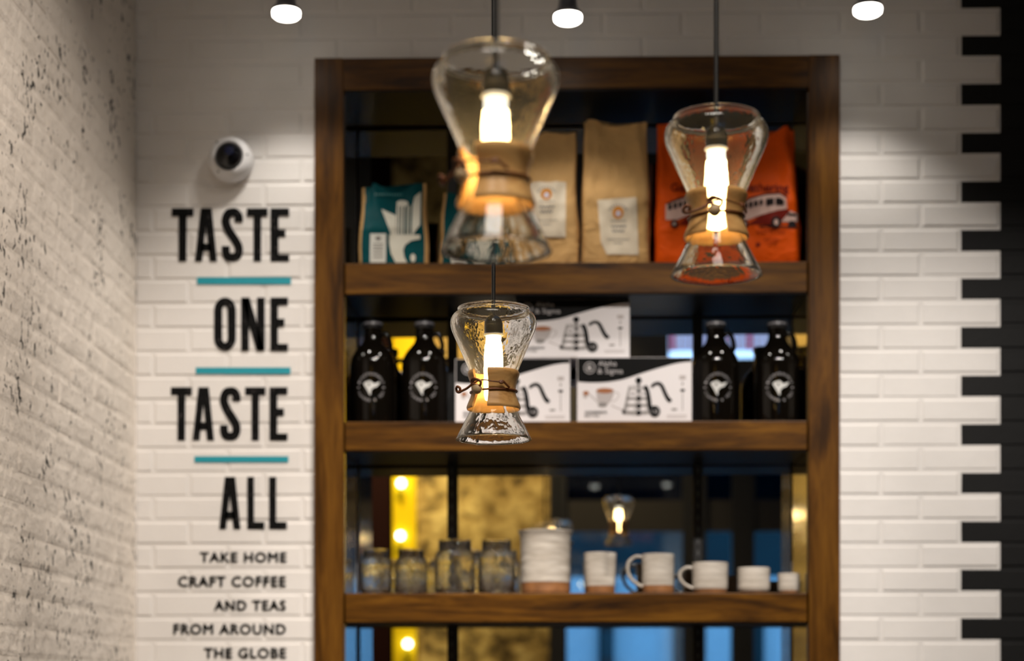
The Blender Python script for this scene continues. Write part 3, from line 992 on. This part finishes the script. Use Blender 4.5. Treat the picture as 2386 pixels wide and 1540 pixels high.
    sheet('printed_scoop', stroke([(350, 690), (380, 715), (450, 770), (540, 860)], 22) + ellipse(320, 745, 40, 42, 14), fn(L1), m_pg, o)
    sheet('printed_spout', stroke([(770, 905), (880, 955), (970, 985)], 18), fn(L1), m_pg, o)
    sheet('printed_icon', rect(1960, 400, 2070, 470), fn(L1), m_pg, o)
    sheet('printed_rule', rect(1740, 1075, 2090, 1090), fn(L1), m_pg, o)
    sheet('printed_rule', rect(1740, 1110, 2080, 1122), fn(L1), m_pg, o)
    sheet('printed_tea', ellipse(660, 655, 152, 46), fn(L2), m_tea, o)
    sheet('printed_tea', ellipse(330, 695, 52, 36, 16), fn(L2), m_tea, o)
    sheet('printed_cup_base', ellipse(620, 895, 82, 42, 16), fn(L2), m_boxg, o)
    return o, h
b1, h1 = kettle_box(1061, 1328, 836, SH2, 0.028, 'white kettle box standing on the shelf behind the lowest glass lamp')
b2, h2 = kettle_box(1345, 1612, 833, SH2, 0.024, 'white kettle box standing on the shelf beside a growler')
kettle_box(1199, 1467, 697, SH2 + max(h1, h2) + 0.0014, 0.030, 'white kettle box lying across the two boxes below it')

# ------------------------------------------------------------------ mason jars
m_jar = glass('jar glass', (0.985, 0.995, 1.0), (0.45, 0.52, 0.56), 0.02, 0.10, 2.0, wav=0.3, wscale=60, refr=1.0)
def mason_jar(px, w_px, y_top, label, Y):
    s = scale_at(Y)
    R = w_px / 2 / s
    H = P(px, y_top, Y).z - SH3
    o = thing('mason_jar', label, 'jar', (P(px, 1300, Y).x, Y, SH3 + EPS), rnd.uniform(0, 6), 'mason jars on the lower shelf')
    t = 0.003
    outp = [(R * .78, 0), (R * .94, 0.003), (R, 0.012), (R, H * .66), (R * .985, H * .71), (R * .90, H * .77), (R * .80, H * .81)]
    neck = []
    for k in range(7):
        zz_ = H * (.82 + .14 * k / 6)
        neck.append((R * (.815 if k % 2 else .775), zz_))
    lip = [(R * .80, H * .975), (R * .80, H * .995), (R * .77, H), (R * .73, H * .995), (R * .72, H * .95)]
    inn = [(R * .72, H * .82), (R * .86, H * .765), (R - t, H * .69), (R - t, 0.014), (R * .86, 0.008), (0, 0.007)]
    prof = [(0, 0.0025)] + outp + neck + lip + inn
    def sq(r, z, a):
        return r * (1 + 0.018 * math.cos(4 * a) * (1 if 0.01 < z < H * .72 else 0))
    link('glass_body', lathe_mesh('glass_body', prof, 40, fr=sq), m_jar, o)
    # raised band of lettering moulded into the front
    R1 = R + 0.0006
    emb = []
    for k in range(-3, 4):
        emb += [[(k * 0.0065 - 0.002, -0.006), (k * 0.0065 + 0.002, -0.006), (k * 0.0065 + 0.002, 0.006), (k * 0.0065 - 0.002, 0.006)]]
    sheet('moulded_band', emb, lambda u, v: Vector((R1 * math.sin(u / R), -R1 * math.cos(u / R), H * .45 + v)), m_jar, o)
    return o
mason_jar(876, 72, 1280, 'small mason jar closest to the walnut stile', 0.07)
mason_jar(958, 76, 1280, 'small mason jar beside the taller jars', 0.075)
mason_jar(1060, 96, 1258, 'widest tall mason jar, between a small jar and a slimmer tall jar', 0.08)
mason_jar(1157, 86, 1258, 'tall mason jar beside the ceramic canister', 0.075)

# ------------------------------------------------------------------ pottery
def glaze():
    m, nt, b = nodes('cream glaze')
    f = noise_tex(nt, obc(nt, (1, 1, 6)), 14, 4)
    nt.links.new(ramp(nt, f, [(0.3, (0.42, 0.37, 0.31)), (0.7, (0.68, 0.63, 0.56))]), b.inputs['Base Color'])
    b.inputs['Roughness'].default_value = 0.22
    return m
m_glaze = glaze()
m_clay = plain('bare clay', (0.30, 0.13, 0.045), 0.6, var=0.25, vscale=30)
def pot(name, label, cat, x0, x1, y_top, Y, clay=0.19, flare=0.0, ridges=0, tuck=0.06, handle=None, dent=False, lip=0.0):
    s = scale_at(Y)
    px = (x0 + x1) / 2
    R = (x1 - x0) / 2 / s
    H = P(px, y_top, Y - R * 0.6).z - SH3
    o = thing(name, label, cat, (P(px, 1330, Y).x, Y, SH3 + EPS))
    zc_ = H * clay
    def r_at(z):
        t = z / H
        r = R * (1 - flare * (1 - t))
        if t < 0.25: r *= 1 - tuck * (1 - t / 0.25) ** 2
        if ridges: r *= 1 + 0.0045 * math.sin(t * ridges * 2 * math.pi)
        if lip and t > 0.88: r *= 1 + lip * ((t - 0.88) / 0.12) ** 1.4
        return r
    def fr(r, z, a):
        if dent:
            d = ((a - 0.72 + math.pi) % (2 * math.pi)) - math.pi
            k = math.exp(-(d / 0.42) ** 2) * (1 / (1 + math.exp(-(z / H - 0.36) * 28)))
            return r * (1 - 0.20 * k)
        return r
    n = 30
    base = [(0, 0.002), (r_at(0) * 0.86, 0), (r_at(0) * 0.97, 0.0015)] + [(r_at(zc_ * i / 6), zc_ * i / 6) for i in range(1, 7)]
    link('clay_foot', lathe_mesh('clay_foot', base, 44), m_clay, o)
    up = [(r_at(zc_ + (H - zc_) * i / n) + 0.0006, zc_ + (H - zc_) * i / n) for i in range(n + 1)]
    rt = up[-1][0]
    up += [(rt - 0.0012, H + 0.0012), (rt - 0.0034, H + 0.0006), (rt - 0.0045, H - 0.004)]
    up += [(r_at(H * (1 - i / 6)) - 0.005, max(0.006, H * (1 - i / 6))) for i in range(1, 7)] + [(0, 0.006)]
    link('glazed_body', lathe_mesh('glazed_body', up, 52, fr=fr), m_glaze, o)
    if handle:
        w, z0, z1, th = handle
        pts = [(-r_at(H * z1) + 0.003, 0, H * z1), (-R - w * 0.45, 0, H * (z1 + 0.02)), (-R - w * 0.95, 0, H * (z1 * .82 + z0 * .18)),
               (-R - w, 0, H * (z0 + z1) / 2), (-R - w * 0.72, 0, H * (z0 * .78 + z1 * .22)), (-R - w * 0.25, 0, H * (z0 + 0.02)), (-r_at(H * z0) + 0.003, 0, H * z0 - 0.003)]
        hm = tube_mesh('handle', smooth_path(pts, 5), th, 10)
        for v in hm.vertices: v.co.y *= 1.7
        link('handle', hm, m_glaze, o)
    return o
pot('ceramic_canister', 'large cream ceramic canister with throwing rings and bare clay foot', 'canister', 1213, 1329, 1236, 0.085, 0.19, 0.02, 6, 0.02, lip=0.11)
pot('thumb_tumbler', 'cream ceramic tumbler with a pressed thumb dent, beside the canister', 'cup', 1361, 1436, 1288, 0.07, 0.20, 0.10, 0, 0.03, dent=True)
pot('tall_mug', 'tall cream ceramic mug with handle, beside the tumbler', 'mug', 1496, 1570, 1291, 0.07, 0.22, 0.02, 3, 0.03, handle=(0.037, 0.22, 0.93, 0.0048))
pot('wide_mug', 'wide low cream ceramic mug with round handle', 'mug', 1613, 1696, 1311, 0.07, 0.16, 0.04, 0, 0.10, handle=(0.032, 0.22, 0.84, 0.0046))
pot('ceramic_bowl', 'small round cream ceramic bowl without handle', 'bowl', 1719, 1793, 1323, 0.07, 0.12, 0.0, 0, 0.22)
pot('espresso_cup', 'smallest cream ceramic cup, next to the cabinet side', 'cup', 1812, 1863, 1337, 0.07, 0.18, 0.06, 0, 0.14)

# ------------------------------------------------------------------ glass pendant lamps
m_shade = glass('clear blown glass', (0.985, 0.985, 0.975), (0.80, 0.79, 0.74), 0.015, 0.05, 2.6, wav=0.09, wscale=34, refr=1.0, glow_haze=0.010)
m_cord = plain('black cord', (0.006, 0.006, 0.006), 0.5)
m_socket = plain('black bakelite', (0.008, 0.009, 0.009), 0.12)
m_collar = wood('oiled collar wood', (0.34, 0.17, 0.055), (0.50, 0.28, 0.10), (0.60, 0.36, 0.14), 'x', 0.35, 1.4)
m_leather = plain('brown leather', (0.16, 0.05, 0.012), 0.5, var=0.3, vscale=60)
m_bead = plain('pale wooden bead', (0.42, 0.30, 0.17), 0.5, var=0.2, vscale=90)
m_tube = emit('lit lamp tube', (1.0, 0.66, 0.27), 100.0)
m_tube_end = emit('dim lamp tube end', (1.0, 0.92, 0.74), 3.0)
m_ring = plain('frosted ring', (0.75, 0.75, 0.68), 0.3)
def pendant(px, y_bot, Y, gap_deg, spout_deg, label, cord_dx=0):
    base = P(px, y_bot, Y)
    o = thing('glass_pendant_lamp', label, 'pendant lamp', base, 0, 'hourglass pendant lamps')
    mm = 0.001
    t = 3.6
    outer = [(58.5, 0), (57, 3), (50, 17), (43.5, 30), (37.5, 42), (32.5, 53), (29, 62), (27.2, 70), (27.5, 78), (29.8, 87), (34, 98), (39.5, 111), (46, 126),
             (53, 142), (59, 155.5), (63.5, 166), (65.8, 174), (66.3, 180), (65, 186.5), (61.5, 192), (57.3, 195.3), (55.0, 197), (55.4, 199.5), (55.6, 201.5), (54.3, 203)]
    inner = [(max(r - t, 1), z) for r, z in outer[::-1]]
    inner[0] = (52.2, 202.4)
    inner[-1] = (55.9, -0.2)
    prof = [(r * mm, z * mm) for r, z in smooth_path(outer, 2)] + [(r * mm, z * mm) for r, z in smooth_path(inner, 2)]
    sp = math.radians(spout_deg)
    def fr(r, z, a):
        d = ((a - sp + math.pi) % (2 * math.pi)) - math.pi
        if z < 0.066:
            return r * (1 + 0.10 * math.exp(-(d / 0.16) ** 2) * (1 - z / 0.066))
        return r * (1 + 0.004 * math.sin(3 * a + z * 40))
    link('glass_shade', lathe_mesh('glass_shade', prof, 72, True, fr, 60), m_shade, o)
    # two halves of the turned collar
    cprof = [(40.6, 46.2), (41.5, 48.5), (41.2, 51.5), (38.6, 58), (35.4, 66), (34.0, 74), (34.5, 82), (36.9, 91), (39.2, 97.5), (39.8, 101.5), (38.6, 104.4),
             (37.2, 104.6), (34.4, 95), (31.2, 85), (29.6, 74), (31.8, 64), (35.6, 55), (38.4, 48)]
    gd = math.radians(gap_deg)
    half_gap = math.radians(19)
    for hlf in (0, 1):
        a0 = gd + (half_gap if hlf == 0 else math.pi + math.radians(5))
        a1 = gd + (math.pi - math.radians(5) if hlf == 0 else 2 * math.pi - half_gap)
        n = 26
        verts, faces = [], []
        cp = smooth_path(cprof + [cprof[0]], 2)[:-1]
        m = len(cp)
        for i in range(n + 1):
            a = a0 + (a1 - a0) * i / n
            for r, z in cp: verts.append((r * mm * math.sin(a), -r * mm * math.cos(a), z * mm))
        for i in range(n):
            for k in range(m):
                k2 = (k + 1) % m
                faces.append((i * m + k, (i + 1) * m + k, (i + 1) * m + k2, i * m + k2))
        faces.append(tuple(range(m))); faces.append(tuple(range(n * m, n * m + m)))
        link('collar_half', mesh('collar_half', verts, faces, True, 45), m_collar, o)
    # leather tie with bead and knots
    n = 40
    pts = [(35.4 * mm * math.sin(2 * math.pi * i / n), -35.4 * mm * math.cos(2 * math.pi * i / n), (73.5 + 1.2 * math.sin(2 * math.pi * i / n + gd)) * mm) for i in range(n)]
    tie = link('leather_tie', tube_mesh('leather_tie', pts, 1.7 * mm, 8, True), m_leather, o)
    def at(deg, r, z): return Vector((r * mm * math.sin(gd + math.radians(deg)), -r * mm * math.cos(gd + math.radians(deg)), z * mm))
    bd = link('bead', sphere_mesh('bead', 8.0 * mm, seg=24), m_bead, o)
    bd.location = at(-4, 41.5, 73)
    kn = [at(-12, 44, 80), at(-8, 47, 85), at(2, 48, 86), at(8, 46, 82), at(4, 44, 77), at(-6, 46, 79), at(-14, 46, 84), at(-6, 49, 88), at(6, 47, 84)]
    link('leather_knot', tube_mesh('leather_knot', smooth_path(kn, 4), 2.0 * mm, 8), m_leather, o)
    en = [at(-8, 45, 82), at(10, 44, 85.5), at(28, 42, 83.5), at(44, 41, 82.5)]
    link('leather_end', tube_mesh('leather_end', smooth_path(en, 4), [1.1 * mm] * 13, 8), m_leather, o)
    en2 = [at(44, 41, 82.5), at(50, 42, 84), at(52, 42.5, 81.5), at(46, 42.5, 81), at(52, 41.5, 84), at(62, 40.5, 79), at(70, 39.5, 75.5)]
    link('leather_end', tube_mesh('leather_end', smooth_path(en2, 4), 1.7 * mm, 8), m_leather, o)
    en3 = [at(-12, 45, 81), at(-24, 48, 75), at(-34, 52, 72), at(-42, 55, 70.5), at(-46, 58, 75), at(-40, 58, 79), at(-38, 54, 76), at(-44, 54, 71), at(-48, 57, 73), at(-44, 59, 77)]
    link('leather_end', tube_mesh('leather_end', smooth_path(en3, 4), 2.0 * mm, 8), m_leather, o)
    # lamp holder, tube and flex
    sk = [(0, 193), (4, 193), (6.5, 191.5), (10.5, 188.5), (13.2, 184), (14.2, 178), (14.3, 170), (13.8, 163.2), (0, 163)]
    link('lamp_holder', lathe_mesh('lamp_holder', [(r * mm, z * mm) for r, z in sk], 32), m_socket, o)
    link('holder_ring', lathe_mesh('holder_ring', [(r * mm, z * mm) for r, z in ((0, 163), (14.5, 163), (15.6, 161.5), (14.6, 160), (0, 160))], 32), m_ring, o)
    link('lamp_tube', lathe_mesh('lamp_tube', [(r * mm, z * mm) for r, z in ((13.2, 146), (14.2, 130), (15.0, 110), (15.0, 90), (14.6, 68), (12.9, 61), (8, 58.5), (0, 58))], 28), m_tube, o)
    link('tube_end', lathe_mesh('tube_end', [(r * mm, z * mm) for r, z in ((0, 159.8), (12.2, 159.6), (12.4, 150), (12.5, 146))], 28), m_tube_end, o)
    zc_ = CEIL - base.z
    link('cord', tube_mesh('cord', [(0, 0, 192 * mm), (0, 0, 0.8), (0, 0, zc_ - 0.03)], 0.0031, 10), m_cord, o)
    link('ceiling_rose', lathe_mesh('ceiling_rose', [(0, zc_ - 0.0305), (0.02, zc_ - 0.03), (0.05, zc_ - 0.012), (0.052, zc_ - 0.001), (0, zc_ - 0.001)], 28), m_cord, o)
    return o
pendant(1155, 586, -2.858, -50, 150, 'hourglass glass pendant lamp hanging before the teal and kraft bags')
pendant(1669, 642, -2.42, -4, 178, 'hourglass glass pendant lamp hanging before the orange bags')
pendant(1150, 1025, -1.948, -31, 205, 'lowest hourglass glass pendant lamp, hanging before the kettle boxes')

# ------------------------------------------------------------------ small spot lamps over the shelving
m_housing = plain('grey lamp housing', (0.28, 0.29, 0.33), 0.35, 0.6)
m_face = emit('lit lamp face', (1.0, 0.93, 0.82), 22.0)
YL = -0.26
for px, py, lab in ((667, 30, 'small spot lamp above the security camera'), (1323, 40, 'small spot lamp above the middle of the shelving'), (2022, 22, 'small spot lamp above the brick next to the right stile')):
    p = P(px, py, YL)
    o = thing('spot_lamp', lab, 'spot lamp', p, 0, 'spot lamps over the shelving')
    r = 33 / scale_at(YL)
    L = CEIL - p.z - 0.001
    tl = link('lamp_housing', lathe_mesh('lamp_housing', [(r * .97, 0.004), (r * 1.0, 0.010), (r * .72, 0.020), (r * .60, 0.045), (r * .52, 0.075), (r * .40, 0.085), (0, 0.085)], 32), m_housing, o)
    link('lamp_face', lathe_mesh('lamp_face', [(r * .96, 0.006), (r, 0.0), (r * .97, -0.008), (r * .8, -0.013), (r * .45, -0.016), (0, -0.017)], 32), m_face, o)
    link('stem', tube_mesh('stem', [(0, 0, 0.08), (0, 0, L)], 0.006, 10), m_housing, o)
    d = spot('lamp_beam', (p.x, p.y, p.z - 0.03), (p.x, p.y + 0.12, p.z - 1.0), 15, 104, 0.7, (1, 0.93, 0.85), 0.03)

# ------------------------------------------------------------------ track lights that wash the wall (above the frame)
m_can = plain('black lamp can', (0.01, 0.01, 0.01), 0.4)
def track(name_lab, loc, target, watts, ang, blend, col, group=None):
    o = thing('track_light', name_lab, 'track light', loc, 0, group)
    d = (Vector(target) - Vector(loc)).normalized()
    q = Vector((0, 0, -1)).rotation_difference(d)
    can = link('lamp_can', lathe_mesh('lamp_can', [(0.042, -0.02), (0.045, -0.02), (0.046, 0.02), (0.045, 0.12), (0.03, 0.14), (0, 0.14), (0, 0.10), (0.036, 0.10), (0.042, -0.02)], 28), m_can, o)
    can.rotation_mode = 'QUATERNION'; can.rotation_quaternion = q
    link('bracket', tube_mesh('bracket', [(0, 0, 0.06), (0, 0, CEIL - loc[2] - 0.001)], 0.008, 10), m_can, o)
    spot('track_beam', Vector(loc) - d * -0.022, target, watts, ang, blend, col, 0.035)
zw = 1.55
for x, tx, w, lab in ((-0.10, -0.70, 235, 'black track light aimed at the lettering'), (0.35, 0.10, 230, 'black track light aimed at the shelves'),
                      (0.80, 0.62, 230, 'black track light aimed at the mugs'), (1.35, 1.15, 300, 'black track light aimed at the toothed brick edge')):
    track(lab, (x, -2.2, 3.6), (tx, 0.0, zw), w * 0.9, 39, 0.75, (1.0, 0.92, 0.84), 'track lights over the counter')
track('black track light aimed at the rough cream wall', (0.9, -2.3, 4.35), (X_LEFT, -0.5, 1.28), 600, 44, 0.8, (1.0, 0.88, 0.77), 'track lights over the counter')

for x, w, lab in ((-0.5, 300, 'added fill spot behind the counter, aimed at the paired lamps'), (0.9, 300, 'added fill spot behind the counter, aimed at the single lamp')):  # unseen front spots added to brighten the pendants' wooden collars
    track(lab, (x, -4.6, 4.35), (x * 0.2, -2.3, 1.9), w, 40, 0.6, (1.0, 0.90, 0.79), 'track lights over the counter')

# ------------------------------------------------------------------ the far side of the room, seen in the mirror
m_stone = None
def stone_mat():
    m, nt, b = nodes('golden stone plaster')
    f = noise_tex(nt, pos(nt), 8.0, 6, 0.6, 0.4)
    nt.links.new(ramp(nt, f, [(0.36, (0.08, 0.05, 0.012)), (0.50, (0.40, 0.27, 0.08)), (0.62, (0.62, 0.46, 0.17))]), b.inputs['Base Color'])
    b.inputs['Roughness'].default_value = 0.85
    bump(nt, b, f, 0.8, 0.03)
    return m
m_stone = stone_mat()
m_maroon = plain('dark maroon panel', (0.012, 0.002, 0.0012), 0.6, spec=0.1)
m_dark = plain('black steel frame', (0.012, 0.012, 0.013), 0.4)
m_yellow = plain('yellow lacquer', (0.86, 0.60, 0.004), 0.35)
m_lobby = plain('dark panelling', (0.02, 0.017, 0.015), 0.5)
YR = Y_REAR
def mx(x): return M(x, 1300, YR).x
def mz(y): return M(1342, y, YR).z
xa, xb, xc, xd = mx(918), mx(972), mx(1280), mx(1850)
tag(box('wall_rear_maroon', X_FAR, xa, YR - 0.1, YR, 0, CEIL, m_maroon), kind='structure')
tag(box('wall_rear_stone', xa, xc, YR - 0.1, YR, 0, CEIL, m_stone), kind='structure')
tag(box('wall_rear_end', xd, X_RIGHT, YR - 0.1, YR, 0, CEIL, m_stone), kind='structure')
yp = thing('yellow_door_panel', 'tall yellow lacquered panel on the stone wall, seen in the mirror', 'panel', ((xa + xb) / 2, YR + 0.03, 0))
box('panel_board', -(xb - xa) / 2, (xb - xa) / 2, -0.0295, 0.03, 0.0, mz(690), m_yellow, yp, 0.004)
m_globe = emit('lit globe', (1, 0.95, 0.8), 14)
for px, py, wd in ((935, 1126, 'topmost'), (933, 1248, 'middle'), (950, 1500, 'lowest')):
    p = M(px, py, YR + 0.10)
    g = thing('globe_sconce', '%s small lit globe sconce on the yellow panel' % wd, 'wall lamp', p, 0, 'globe sconces')
    link('globe', sphere_mesh('globe', 0.026, seg=16), m_globe, g)
    link('arm', tube_mesh('arm', [(0, -0.02, 0), (0, -0.0395, 0)], 0.006, 8), m_dark, g)
# wide storefront: steel posts, dark panelling and tinted panes
tcols = [(1558, 1622), (1634, 1700), (1704, 1806)]
cols = [(1320, 1590), (1645, 1705), (1757, 1840)]
rows = [(772, 838), (1040, 1166), (1240, 1700)]
bars = []
zl = [(mz(b), mz(a)) for a, b in rows]
allx = [mx(a) for a, b in cols] + [mx(b) for a, b in cols]
posts = [(xc, mx(1320)), (mx(1590), mx(1645)), (mx(1705), mx(1757)), (mx(1840), xd)]
wr = link('wall_rear_window', boxes_mesh('wall_rear_window', [(xc, mx(1558), YR - 0.1, YR, zl[0][0], zl[0][1]), (mx(1622), mx(1634), YR - 0.1, YR, zl[0][0], zl[0][1]),
      (mx(1700), mx(1704), YR - 0.1, YR, zl[0][0], zl[0][1]), (mx(1806), xd, YR - 0.1, YR, zl[0][0], zl[0][1]), (xc, xd, YR - 0.1, YR, zl[0][1], CEIL), (xc, xd, YR - 0.1, YR, zl[1][1], zl[0][0]),
      (xc, xd, YR - 0.1, YR, zl[2][1], zl[1][0]), (xc, xd, YR - 0.1, YR, 0, max(0.05, zl[2][0]))]), m_lobby)
tag(wr, kind='structure')
for (a, b) in posts:
    box('post', a, b, YR - 0.1, YR + 0.03, 0, zl[1][1] + 0.02, m_dark, wr)
def pane_mat(name, col):
    return glass(name, col, tuple(c * 0.8 for c in col), 0.02, 0.05, 4)
m_pane = [pane_mat('clear pane', (0.95, 0.97, 1.0)), pane_mat('teal filmed pane', (0.02, 0.12, 0.17)), pane_mat('blue tinted pane', (0.55, 0.75, 0.85))]
for ri, (z0, z1) in enumerate(zl):
    z0 = max(z0, 0.05)
    for ci, (a, b) in enumerate(cols if ri else tcols):
        k = ri * 3 + ci + 1
        w = box('window_%d' % k, mx(a), mx(b), YR - 0.06, YR - 0.05, z0, z1, m_pane[ri])
        tag(w, kind='structure')
# vertical blind hanging outside the high panes
YB = YR - 0.35
za, zb_ = M(1342, 820, YB).z, M(1342, 740, YB).z
bl = thing('striped_blind', 'white and pink vertical blind outside the high storefront panes', 'blind', (M(1680, 800, YB).x, YB, za))
def cloth(name, col):
    m, nt, b = nodes(name)
    b.inputs['Base Color'].default_value = (*col, 1)
    tl = nt.nodes.new('ShaderNodeBsdfTranslucent'); tl.inputs['Color'].default_value = (*col, 1)
    mxs = nt.nodes.new('ShaderNodeMixShader'); mxs.inputs['Fac'].default_value = 0.75
    nt.links.new(b.outputs[0], mxs.inputs[1]); nt.links.new(tl.outputs[0], mxs.inputs[2])
    nt.links.new(mxs.outputs[0], nt.nodes['Material Output'].inputs['Surface'])
    return m
m_bw = cloth('white blind fabric', (0.95, 0.82, 0.86))
m_bp = cloth('pink blind fabric', (0.85, 0.12, 0.30))
xw0, xw1 = M(1545, 800, YB).x - bl.location.x, M(1815, 800, YB).x - bl.location.x
for k in range(18):
    a = xw0 + (xw1 - xw0) * k / 18
    box('slat', a, a + (xw1 - xw0) / 18 * 0.93, -0.008, 0.0, 0, zb_ - za, m_bp if k % 4 == 1 else m_bw, bl)
box('head_rail', xw0, xw1, -0.03, 0.01, zb_ - za, zb_ - za + 0.04, m_dark, bl)
for k in range(2):
    box('rail_bracket', (xw0, xw1 - 0.03)[k], (xw0 + 0.03, xw1)[k], 0.0, 0.2499, zb_ - za + 0.01, zb_ - za + 0.035, m_dark, bl)
# street beyond the panes
m_fac = painted('pale blue facade', (0.80, 0.88, 0.95))
m_fac_d = plain('dark teal facade', (0.004, 0.028, 0.036), 0.6, var=0.3, vscale=1.5)
m_awn = plain('pink awning', (0.62, 0.20, 0.38), 0.6)
YS = -12.0
st = thing('street_building', 'blue building across the street, seen through the storefront in the mirror', 'building', (1.5, YS, -0.1))
def sz(y): return M(1342, y, YS).z
def sx(x): return M(x, 1300, YS).x - 1.5
box('lower_facade', -4.5, 5.5, -0.3, 0, 0, sz(1345) + 0.1, m_fac, st)
box('upper_facade', -4.5, 5.5, -0.3, -0.02, sz(1345) + 0.1, sz(900) + 0.1, m_fac_d, st)
for k in range(14):
    x = -4.2 + k * 0.7
    box('facade_pillar', x, x + 0.14, 0, 0.06, 0, sz(1345) + 0.1, m_fac_d, st)
tag(box('street_ground', -8, 11, -16, YR - 0.2, -0.2, -0.1, plain('grey asphalt', (0.25, 0.26, 0.28), 0.8)), kind='structure')
track('added spot washing the golden stone wall', (mx(1120), YR + 1.3, 4.5), (mx(1120), YR, 2.0), 600, 80, 0.7, (1.0, 0.74, 0.36), 'added spots by the stone wall')  # warm spot added to brighten the stone, no such lamp seen
track('added spot aimed at the yellow panel', (mx(945), YR + 1.0, 4.5), (mx(945), YR, 2.2), 620, 26, 0.5, (1.0, 0.85, 0.45), 'added spots by the stone wall')  # added spot that makes the yellow panel bright
cl = thing('added_fill_lamp', 'flat tray of the added fill light above the counter', 'added fill light', (-0.2, -4.0, CEIL - 0.055))  # housing added around the unseen fill light
box('fill_tray', -0.82, 0.82, -0.32, 0.32, 0.0, 0.054, m_can, cl, 0.004)
